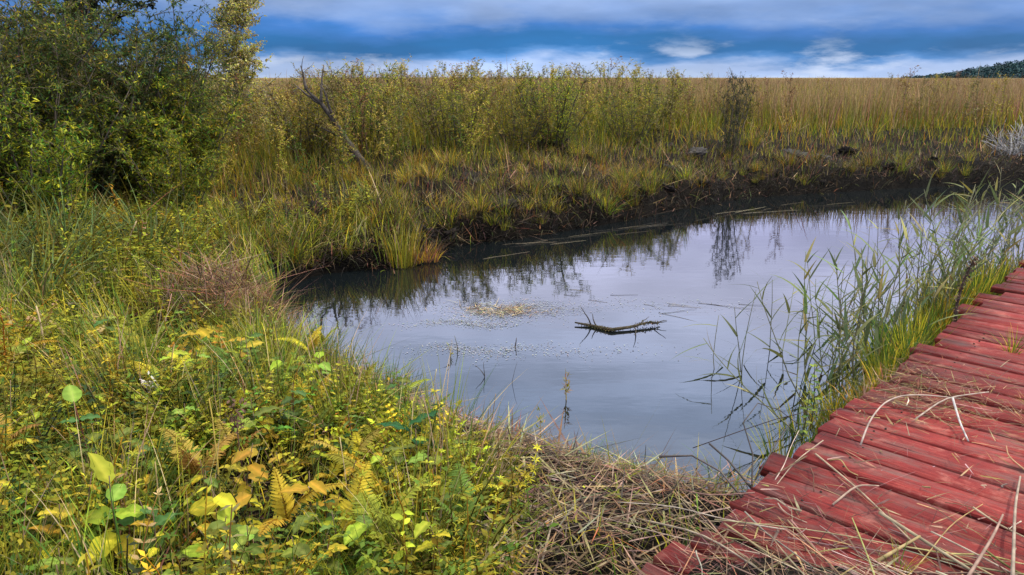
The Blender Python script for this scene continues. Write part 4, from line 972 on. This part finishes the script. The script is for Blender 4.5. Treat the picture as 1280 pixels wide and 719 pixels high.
leafy('pale_sapling', (-1.66, 2.75, gz(-1.66, 2.75)), .42, [(.98, 2.2, .8, mB, .9), (.8, .3, .2, mF, .8), (.78, 3.3, .2, mF, .8), (.55, 1.4, .2, mE, .8), (.5, 4.5, .1, mE, .9)], 'thin reddish-stemmed sapling with one large upright lime leaf', 'sapling', None, (.16, .05, .035))
x, y = polar(900, -40, 2, 2.0, 5.4, .5); k = near_land(x, y, .08) & (strawy(x, y) < .45); x, y = x[k], y[k]
HK = [('yellow-green', [mA, mB, mE]), ('green', [mE, mF, mF]), ('golden', [mC, mC, mG]), ('mixed green and yellow', [mA, mC, mE])]
for i in range(170):
    nm, ms = HK[int(rng.choice(4, p=[.4, .3, .12, .18]))]; nl = int(rng.integers(5, 10)); h = float(rng.uniform(.14, .34)); s0 = rng.uniform(.45, 1.0)
    leafy('broadleaf_herb', (float(x[i]), float(y[i]), gz(x[i], y[i])), h, [(.35 + .63 * q / nl, q * 2.4, rng.uniform(-.2, .5), ms[int(rng.integers(0, 3))], s0 * rng.uniform(.7, 1.1)) for q in range(nl)],
          '%s broad-leaved herb in the near bank cover' % nm, 'herb', '%s herbs on the near bank' % nm, (.10, .06, .035), (rng.normal(0, .15), rng.normal(0, .15)))
# broad grass blade and low green grass clumps
ac = Acc(); blades(ac, [(-.70, 2.42, gz(-.70, 2.42)), (-.69, 2.42, gz(-.69, 2.42))], [.34, .24], [.016, .012], [1.2, 4.], [.06, .2], [.15, .3], [(.28, .36, .03), (.2, .28, .03)], 6)
tag(link('broad_grass_blade', to_mesh('broad_grass_blade', ac, M_grass), None), 'pair of broad upright lime grass blades behind the golden fern', 'grass')
gc6 = clump(120, .30, .0045, .09, .6, 1.2, [(GR, 4), (YG, 3), ((.09, .16, .03), 3)], 5)
plant('fine_grass', gc6, M_grass, 'fine green drooping grass clump at the foot of the near bank ferns', 'grass clump', 'fine grass clumps on the near bank', [(-.42, 2.15, 1.1), (-.30, 2.22, 1.0), (-.58, 2.12, 1.0), (-.85, 2.25, .9), (-.2, 2.1, .9), (-.5, 2.45, .8), (.05, 3.62, .5), (.36, 3.3, .55), (.55, 3.2, .5), (.66, 3.14, .35), (-.62, 4.22, .8), (-.72, 4.3, .9), (-1.35, 3.6, 1.1), (-1.7, 4.2, 1.2), (-1.2, 4.5, 1.1)], .1)

gc7 = clump(60, .48, .0065, .09, .35, .9, [(YG, 4), (GR, 3), (OL, 3), (TAN, 1.5)], 5)
x, y = polar(900, -40, 0, 2.1, 6.5, .5); k = near_land(x, y, .08) & (strawy(x, y) < .5); x, y = x[k], y[k]
plant('tall_grass', gc7, M_grass, 'tall loose grass clump standing among the near bank herbs', 'grass clump', 'tall grass clumps on the near bank', [(float(x[i]), float(y[i]), float(rng.uniform(.6, 1.15))) for i in range(58)], .15)
# standing dry stems
def dry_stem(x_, y_, h, phi, th, c, r, lab, grp=None, head=0):
    o = empty('dry_weed', (x_, y_, gz(x_, y_) - .03), tilt(phi, th)); a = Acc(); st_ = wander((0, 0, 0), (0, 0, 1), h, 7, .035); tube(a, st_, np.linspace(r, r * .5, 8), c, 5); link('stem', to_mesh('stem', a, M_straw), o)
    if head:
        a = Acc(); q = st_[-1] + rng.normal(0, .02, (head, 3)) * np.array([.8, .8, 1.8]); leaves(a, q, rng.standard_normal((head, 3)), .022, .012, np.array(c) * rng.uniform(.7, 1.3, (head, 1))); tag(link('seed_head', to_mesh('seed_head', a, M_straw), o), kind='stuff')
    tag(o, lab, 'stem', grp)
dry_stem(-2.62, 4.05, .36, 0, .05, (.42, .30, .17), .008, 'thick broken straw-coloured stake standing in the sedges')
dry_stem(-3.35, 6.3, .55, R(0), R(28), (.42, .28, .16), .010, 'long tan stalk leaning to one side in front of the sedges')
dry_stem(-3.0, 5.3, .22, 0, .1, (.40, .26, .15), .011, 'short thick tan stump of a stalk beside the brush heap')
dry_stem(-1.07, 2.5, .52, 1, .04, (.30, .20, .05), .0045, 'tall thin golden stem standing beside the tawny fern')
dry_stem(-1.0, 2.6, .42, 2, .07, (.10, .055, .035), .0045, 'dark brown standing stem with dry seeds by the tawny fern', None, 60)
dry_stem(-1.64, 3.3, .20, 2, .07, (.45, .42, .38), .010, 'pale grey fluffy dead flower head on a short stem', None, 70)
x, y = polar(500, -38, 4, 2.3, 6, .5); k = near_land(x, y, .15); x, y = x[k], y[k]
for i in range(46): dry_stem(float(x[i]), float(y[i]), float(rng.uniform(.16, .45)), float(rng.random() * 6.28), float(abs(rng.normal(0, .35))), pick(1, [(TAN, 3), (BRN, 2), (RUS, 1)], .2)[0], float(rng.uniform(.002, .0045)), 'thin dry stem sticking up out of the near bank plants', 'thin dry stems on the near bank')

# brown brush heap on the shore
bh = Acc(); n = 2600; x = -2.0 + rng.normal(0, .27, n); y = 5.15 + rng.normal(0, .24, n); rr = np.hypot((x + 2.0) / .5, (y - 5.15) / .45)
lying(bh, x, y, height(x, y) + .42 * np.exp(-rr ** 2) * rng.random(n), rng.gamma(3, .07, n), rng.uniform(.003, .010, n), pick(n, [(BRN, 4), (RUS, 3), (DBR, 2), ((.25, .15, .10), 2), (TAN, 1)], .25), None, .5, .02)
tag(link('brush_heap', to_mesh('brush_heap', bh, M_straw)), 'heap of reddish brown dead fern and twigs at the pond corner', 'brush', kind='stuff')

# ------------------------------------------------------------------ clods and dead wood on the far bank
def clod(seed, col):
    import bmesh
    bm = bmesh.new(); bmesh.ops.create_icosphere(bm, subdivisions=4, radius=1)
    V = np.array([v.co[:] for v in bm.verts]); T = np.array([[v.index for v in f.verts] for f in bm.faces]); bm.free()
    r = 1 + 1.1 * (fbm(V[:, 0] * 1.7 + seed, V[:, 1] * 1.7 + V[:, 2] * 1.9, 3) - .5) + 1.5 * (fbm(V[:, 0] * 5 + seed, V[:, 1] * 6 - V[:, 2] * 7, 3) - .5)
    V = V * r[:, None] * np.array([1, .8, .42]); return to_mesh('peat_clod', (V, T, np.broadcast_to(np.array(col), V.shape)), M_wood)
CM = [clod(3, (.013, .010, .008)), clod(11, (.018, .014, .011)), clod(23, (.010, .008, .007))]; CG = clod(31, (.05, .046, .042)); CG2 = clod(37, (.038, .036, .034))
k = 0
while k < 70:
    x, y = polar(1, -22, 38, 8.2, 17, .5); s0 = float(sdist(x, y)[0])
    if not (.02 < s0 < 2.6 and y[0] > 7.6): continue
    o = link('peat_clod', CM[k % 3], None, (float(x[0]), float(y[0]), gz(x[0], y[0]) - .01), tuple(rng.normal(0, .25, 3) + np.array([0, 0, rng.random() * 6])), float(rng.uniform(.05, .19)))
    tag(o, 'dark lump of wet peat on the far bank', 'peat clod', 'peat clods on the far bank'); k += 1
for x_, y_, s_, me, lb in [(3.35, 14.2, .2, CG, 'pale grey clod lying at the top of the dark far bank'), (5.45, 14.9, .30, CG2, 'larger grey clod on the far bank beyond the open water'), (5.9, 14.7, .18, CG, 'small grey clod leaning on the larger grey one')]:
    tag(link('grey_clod', me, None, (x_, y_, gz(x_, y_) + .06), (.2, .1, 1 + x_), s_), lb, 'peat clod')
ac = Acc(); tube(ac, wander((5.3, 21, .95), (1, .2, .03), 1.0, 6, .08), np.linspace(.09, .05, 7), (.45, .40, .33), 7); tag(link('pale_log', to_mesh('pale_log', ac, M_wood)), 'pale bleached log lying in the meadow grass', 'log')
ac = Acc()
for i in range(150):
    a = rng.random() * 6.28; tube(ac, wander((10.3 + rng.normal(0, .28), 15.6 + rng.normal(0, .2), .35), (math.cos(a), math.sin(a) * .6, 1), rng.uniform(.4, .95), 5, .22), np.linspace(.010, .004, 6), np.array((.30, .29, .28)) * rng.uniform(.4, 1.2), 3)
tag(link('dead_bush', to_mesh('dead_bush', ac, M_wood)), 'ash grey tangled dead bush on the far bank', 'bush')
ac = Acc()
for i in range(170):
    a = rng.random() * 6.28; tube(ac, wander((11.6 + rng.normal(0, .4), 16.2 + rng.normal(0, .25), .35), (math.cos(a), math.sin(a) * .6, .9), rng.uniform(.4, .9), 5, .22), np.linspace(.012, .004, 6), np.array((.05, .048, .045)) * rng.uniform(.4, 1.2), 3)
tag(link('dark_dead_bush', to_mesh('dark_dead_bush', ac, M_wood)), 'blackened dead bush beside the ash grey one', 'bush')

# ------------------------------------------------------------------ things on and in the water
def water_twig(name, parts, c, lab, cat='twig', m=None):
    o = empty(name, (parts[0][0][0][0], parts[0][0][0][1], 0)); a = Acc(); base = np.array([parts[0][0][0][0], parts[0][0][0][1], 0])
    for pts, r in parts: tube(a, np.array(pts, float) - base, r, c, 5)
    link('twig', to_mesh('twig', a, m or M_plain), o); return tag(o, lab, cat)
fbr = empty('floating_branch', (.5, 5.82, 0)); tag(fbr, 'mossy floating branch with bare forked twigs in open water', 'branch')
ac = Acc(); p = np.array([(0, 0, .02), (.12, -.05, .01), (.27, -.17, .015), (.42, -.12, .02), (.56, -.04, .03), (.68, .0, .02)]); tube(ac, p, [.006, .012, .015, .012, .007, .003], (.06, .05, .03), 7); link('stem', to_mesh('stem', ac, M_wood), fbr)
for p0, d, L in [((.12, -.05, .02), (.1, .1, 1), .16), ((.16, -.08, .02), (-.5, 0, 1), .10), ((.5, -.07, .02), (.5, .6, .5), .16), ((.55, -.04, .03), (.9, .1, .25), .18), ((.6, -.02, .02), (.7, -.7, .1), .16), ((.45, -.1, .02), (.2, -1, 0), .3)]:
    a = Acc(); tube(a, wander(p0, d, L, 5, .15), np.linspace(.006, .002, 6), (.05, .042, .03), 4); link('twig', to_mesh('twig', a, M_wood), fbr)
ac = Acc(); n = 620; t = np.clip(np.where(rng.random(n) < .6, rng.normal(1.6, .45, n), rng.normal(3.9, .5, n)), 0, 4.98); i = t.astype(int); q = p[i] + (p[i + 1] - p[i]) * (t - i)[:, None] + rng.normal(0, .011, (n, 3)) * np.array([1.4, 1.4, .6]); leaves(ac, q, rng.standard_normal((n, 3)), rng.uniform(.006, .016, n), .009, pick(n, [((.05, .055, .02), 3), ((.10, .09, .03), 2), (DBR, 2), (TAN, .7)], .2)); tag(link('moss', to_mesh('moss', ac, M_leaf), fbr), kind='stuff')
# drifting mat of straw and scum
ac = Acc(); n = 520; x = -.10 + rng.normal(0, .17, n) + .12 * (rng.random(n) < .3); y = 6.2 + rng.normal(0, .09, n); lying(ac, x, y, np.full(n, .006), rng.gamma(3, .026, n), rng.uniform(.003, .009, n), pick(n, [(TAN, 3), ((.28, .24, .16), 3), (BRN, 3), (DBR, 2)], .25), None, .06, .003)
tag(link('drift_mat', to_mesh('drift_mat', ac, M_straw)), 'pale floating mat of straw in the middle of the pond', 'straw', kind='stuff')
M_scum = foliage('pond_scum', 0, .5, .5, 0, 14, .5)
sc_ = Acc()
for x_, y_, rx, ry, n in ((-.05, 6.22, .26, .13, 2600), (-.36, 5.85, .24, .06, 900), (-.3, 5.25, .22, .06, 500), (.2, 5.2, .5, .10, 500), (.9, 6.35, .8, .14, 700)):
    x = x_ + rng.normal(0, rx, n); y = y_ + rng.normal(0, ry, n) + .05 * np.sin(x * 9); a = rng.random(n) * 6.28
    leaves(sc_, np.stack([x, y, np.full(n, .0035)], 1), np.stack([np.cos(a), np.sin(a), np.zeros(n)], 1), rng.uniform(.004, .018, n), rng.uniform(.004, .014, n), pick(n, [((.20, .21, .21), 3), ((.14, .16, .16), 2), ((.26, .23, .16), 1)], .2), 0, 0, up=np.tile((0., 0, 1), (n, 1)))
tag(link('pond_scum', to_mesh('pond_scum', sc_, M_scum)), 'pale flecks of scum drifting in streaks on the pond', 'scum', kind='stuff')
# emergent stems
dry_w = [(.33, 4.34, .15, .0045, (.36, .30, .10), 'short yellowish plant tip standing alone in the open water', 40), (.68, 3.56, .11, .003, (.05, .04, .03), 'single dark twig standing in the water near the straw bank', 0), (.0, 4.62, .15, .0018, (.06, .05, .04), 'hair-thin dark stem standing in open water', 0),
    (-.39, 5.2, .12, .004, (.10, .10, .05), 'short greenish reed stub near the scum streak', 0), (-.18, 4.72, .11, .003, (.05, .04, .03), 'dark forked stub in the water below the scum', 0), (-.43, 5.1, .08, .004, (.16, .15, .05), 'leafy green stub standing beside the greenish one', 14),
    (.16, 3.86, .14, .004, (.25, .20, .12), 'pale dry stem standing in the shallows of the near shore', 20), (.02, 5.3, .07, .006, (.05, .035, .03), 'small dark snag poking out of the water', 0)]
for x_, y_, h, r, c, lb, hd in dry_w:
    o = empty('water_weed', (x_, y_, -.02), tilt(rng.random() * 6.28, .08)); a = Acc(); st_ = wander((0, 0, 0), (0, 0, 1), h + .02, 5, .06); tube(a, st_, np.linspace(r, r * .4, 6), c, 5)
    if 'forked' in lb: tube(a, wander(st_[1], (-.8, .2, 1), .1, 4, .1), np.linspace(r, r * .4, 5), c, 4)
    link('stem', to_mesh('stem', a, M_plain), o)
    if hd:
        a = Acc(); q = st_[rng.integers(2, 6, hd)] + rng.normal(0, .008, (hd, 3)); leaves(a, q, rng.standard_normal((hd, 3)) + np.array([0, 0, 1.2]), rng.uniform(.02, .05, hd), .009, pick(hd, [(YG, 2), (TAN, 2), (c, 2)], .2)); tag(link('leaves', to_mesh('leaves', a, M_leaf), o), kind='stuff')
    tag(o, lb, 'stem')
# floating stalks
FSM = []
for k in range(4):
    a = Acc(); tube(a, wander((0, 0, .004), (1, 0, 0), 1, 7, .03) * np.array([1, 1, .05]) + np.array([0, 0, .003]), np.linspace(.0016, .0008, 8), [(.05, .045, .035), (.30, .25, .16), (.08, .07, .05), (.16, .13, .08)][k], 4); FSM.append(to_mesh('floating_stalk', a, M_straw))
def fstalk(x_, y_, az_, L, k, lb, gp): tag(link('floating_stalk', FSM[k], None, (x_, y_, 0), (0, 0, az_), (L, 1, 1)), lb, 'stalk', gp)
for i in range(12):
    t = rng.random(); fstalk(.30 + 1.75 * t + rng.normal(0, .05), 6.72 - .58 * t + rng.normal(0, .2), R(-19) + rng.normal(0, .25), rng.uniform(.15, .6), int(rng.integers(0, 4)), 'thin reed stalk floating in the long drift line across the pond', 'floating stalks of the drift line')
for i in range(34):
    t = rng.random(); fstalk(-.3 + 5.2 * t + rng.normal(0, .1), 8.75 + 3.45 * t - rng.gamma(1.5, .12), R(34) + rng.normal(0, .2), rng.uniform(.25, 1.0), int(rng.integers(0, 4)), 'thin reed stalk floating along the foot of the far bank', 'floating stalks by the far bank')

# ------------------------------------------------------------------ stalks lying on and growing through the boardwalk
def stalk(pts, r, c, lab, grp=None, name='dry_stalk', taper=.6):
    pts = np.array(pts, float); base = pts[0].copy(); t = np.linspace(0, len(pts) - 1, 3 * len(pts)); q = np.stack([np.interp(t, np.arange(len(pts)), pts[:, k]) for k in range(3)], 1)
    for _ in range(2): q[1:-1] = (q[:-2] + 2 * q[1:-1] + q[2:]) / 4
    a = Acc(); tube(a, q - base, np.linspace(r, r * taper, len(q)), np.array(c) * .72, 6); return tag(link(name, to_mesh(name, a, M_straw, True), None, tuple(base)), lab, 'stalk', grp)
zt = TOP + .012
stalk([(1.54, 3.09, zt), (1.62, 3.2, .40), (1.74, 3.33, .43), (1.88, 3.44, .42), (2.05, 3.54, .38), (2.27, 3.60, zt)], .0042, (.50, .40, .33), 'pale stalk arching above the red planks')
stalk([(2.18, 3.52, .37), (2.09, 3.29, .345), (2.04, 3.13, zt)], .006, (.55, .52, .48), 'white bleached twig lying on the planks beside the arching stalk')
stalk([(1.92, 3.36, zt), (2.16, 3.55, .36), (2.42, 3.62, .36)], .0045, (.48, .38, .31), 'thick tan stalk crossing the white twig on the planks')
stalk([(1.31, 3.01, zt), (1.37, 2.68, .335), (1.40, 2.34, .335)], .0045, (.42, .30, .20), 'long tan stalk lying across several planks')
stalk([(.49, 2.65, .24), (.68, 2.39, .345), (.85, 2.13, .34)], .0045, (.42, .33, .24), 'long tan stalk reaching from the straw bank onto the plank ends')
stalk([(1.22, 2.23, .345), (1.42, 2.35, .36)], .007, (.42, .32, .14), 'short thick yellow stalk on the dark peat crumbs')
stalk([(1.45, 2.12, .35), (1.66, 2.33, .37), (1.81, 2.51, .345)], .006, (.40, .27, .20), 'thick reddish stalk propped on the planks above the crumbs')
stalk([(1.60, 2.12, .35), (1.87, 2.54, .36), (2.06, 2.80, .34)], .0062, (.34, .26, .20), 'thickest pale stalk lying lengthwise along the boardwalk')
stalk([(.88, 3.40, .16), (1.42, 3.45, .345), (2.0, 3.45, .345)], .0022, (.06, .04, .035), 'thin dark stem laid straight across the planks out over the water')
stalk([(1.22, 2.60, zt), (1.35, 2.70, .36), (1.46, 2.74, zt)], .0045, (.48, .36, .26), 'short bowed tan stalk in the middle of the planks')
stalk([(1.39, 3.13, .335), (1.19, 2.93, .337), (1.01, 2.71, .30)], .003, (.36, .27, .2), 'thin stalk lying along the plank ends at the water side')
stalk([(.77, 2.46, .34), (.87, 2.29, .335), (.98, 2.13, .34)], .004, (.45, .36, .18), 'yellowish stalk on the lowest planks beside the straw bank')
stalk([(1.37, 2.54, .335), (1.44, 2.33, .345), (1.53, 2.13, .34)], .007, (.42, .36, .22), 'flattened green-tan reed sheath lying in the straw bundle')
n_s = 0
while n_s < 190:
    xx = rng.uniform(.05, 1.7); ll_ = rng.gamma(2.0, .42) - .35
    if ll_ > 2.6: continue
    L = rng.gamma(2.5, .11) * (1.25 if ll_ < .8 else .75); az_ = rng.random() * 6.28 if rng.random() < .55 else rng.normal(-.35, .35); p = dk(xx, ll_, float(crumbz(np.array([xx]), np.array([ll_]))[0])); a_ = az_ + DT
    e = np.array([math.cos(a_), math.sin(a_), 0]); pp = [p + e * L * t + np.array([0, 0, .006 + .012 * rng.random() + .02 * (rng.random() < .2)]) + np.array([-e[1], e[0], 0]) * rng.normal(0, .012) for t in (0, .33, .66, 1)]
    stalk(pp, float(rng.uniform(.0014, .0042)), pick(1, [(TAN, 3), (PALE, 2), ((.34, .22, .17), 3), (BRN, 2), ((.30, .27, .10), 1)], .2)[0], 'dry straw stalk scattered on the red planks', 'straw stalks on the boardwalk'); n_s += 1
dl = Acc(); n = 3000; xx = rng.uniform(.05, 1.75, n); ll_ = rng.gamma(1.7, .36, n) - .45; k = ll_ < 2.9; xx, ll_ = xx[k], ll_[k]; p = dk(xx, ll_); n = len(xx)
lying(dl, p[:, 0], p[:, 1], TOP + .004 + crumbz(xx, ll_), rng.gamma(2.2, .045, n), rng.uniform(.0018, .005, n), pick(n, [((.27, .19, .10), 3), ((.26, .15, .11), 3), (BRN, 4), (TAN, 1), (DBR, 3)], .3), None, .12, .008)
n = 1500; p = dk(np.abs(rng.normal(0, .5, n)), 2.25 + rng.normal(0, .26, n)); lying(dl, p[:, 0], p[:, 1], np.full(n, TOP + .005), rng.gamma(2.5, .035, n), rng.uniform(.002, .006, n), pick(n, [(BRN, 4), (TAN, 3), (RUS, 2), ((.2, .19, .05), 1.5)], .25), None, .15, .012)
n = 1500; xx = rng.uniform(.1, 1.7, n); ll_ = rng.normal(.0, .22, n); p = dk(xx, ll_); lying(dl, p[:, 0], p[:, 1], TOP + .006 + crumbz(xx, ll_), rng.gamma(3, .05, n), rng.uniform(.002, .005, n), pick(n, [((.30, .2, .13), 3), (BRN, 4), (TAN, 2), (DBR, 3), (RUS, 1)], .3), None, .15, .012)
n = 420; xx = rng.uniform(.05, 1.7, n); ll_ = rng.gamma(1.8, .45, n) - .4; p = dk(xx, ll_); lying(dl, p[:, 0], p[:, 1], TOP + .005 + crumbz(xx, ll_), rng.gamma(3, .045, n), rng.uniform(.006, .014, n), pick(n, [((.30, .22, .12), 3), (BRN, 3), ((.22, .20, .06), 1.5), ((.3, .2, .16), 2)], .25), None, .1, .012)
# the flattened bundle of shredded reed
n = 700; u = rng.normal(0, .5, n); v = rng.normal(0, .075, n); p = dk(.92 + .42 * u, .42 - .02 * u + v); lying(dl, p[:, 0], p[:, 1], np.full(n, TOP + .008), rng.gamma(4, .05, n), rng.uniform(.002, .005, n), pick(n, [((.40, .28, .22), 4), (PALE, 3), (TAN, 2), (RUS, 1)], .2), DT + rng.normal(0, .18, n) + math.pi * (rng.random(n) < .5), .06, .012)
tag(link('straw_scraps', to_mesh('straw_scraps', dl, M_straw)), 'shredded straw and leaf scraps strewn over the red planks', 'straw', kind='stuff')
# twigs at the water edge
water_twig('black_twig', [([(.97, 2.78, .28), (1.02, 2.95, .36), (1.0, 3.05, .46), (1.08, 3.12, .52)], [.004, .0035, .003, .002]), ([(1.0, 2.84, .30), (1.12, 3.0, .36), (1.28, 3.2, .42)], [.0035, .003, .002]), ([(1.08, 3.12, .52), (1.2, 3.18, .46), (1.3, 3.2, .38)], [.002, .0018, .0015]), ([(.98, 2.80, .28), (.92, 2.95, .33), (.86, 3.05, .36)], [.005, .0045, .005])], (.035, .028, .026), 'black forked twig jutting over the water at the plank corner')
water_twig('seeded_twig', [([(.93, 2.72, .27), (.86, 2.86, .33), (.76, 2.94, .36), (.62, 2.93, .36)], [.005, .004, .004, .006])], (.06, .048, .042), 'arching brown twig with a frayed seed tip beside the plank corner')
# leafy herbs at the plank ends and in the gaps
for x_, y_, z0, h, lb in [(1.50, 3.62, .08, .34, 'small-leaved green herb hugging the plank corner over the water'), (1.62, 3.82, .08, .42, 'taller small-leaved herb behind the plank corner herb')]:
    leafy('edge_herb', (x_, y_, z0), h, [(.2 + .78 * q / 16, q * 2.4, rng.uniform(0, .5), [mE, mF, mB][q % 3], rng.uniform(.25, .42)) for q in range(16)], lb, 'herb', None, (.05, .045, .03))
for l, xx, sc, lb in [(1.85, .95, .95, 'yellow and green tuft sprouting between planks beside the white twig'), (2.25, .80, .7, 'small dark green tuft sprouting from a plank gap'), (1.55, 1.05, .8, 'low green tuft at the far side of the arching stalk'), (3.35, .42, .6, 'tiny green tuft growing in the gap of the farther planks'), (.62, .62, .45, 'pale wisp of grass growing in a near plank gap')]:
    p = dk(xx, l); tag(link('gap_tuft', to_mesh('gap_tuft', clump(36, .36, .010, .05, .5, 1.0, [(GR, 3), (YG, 3), (YE, 1.5)]), M_grass), None, (p[0], p[1], TOP - .03), (0, 0, 0), sc), lb, 'grass tuft')
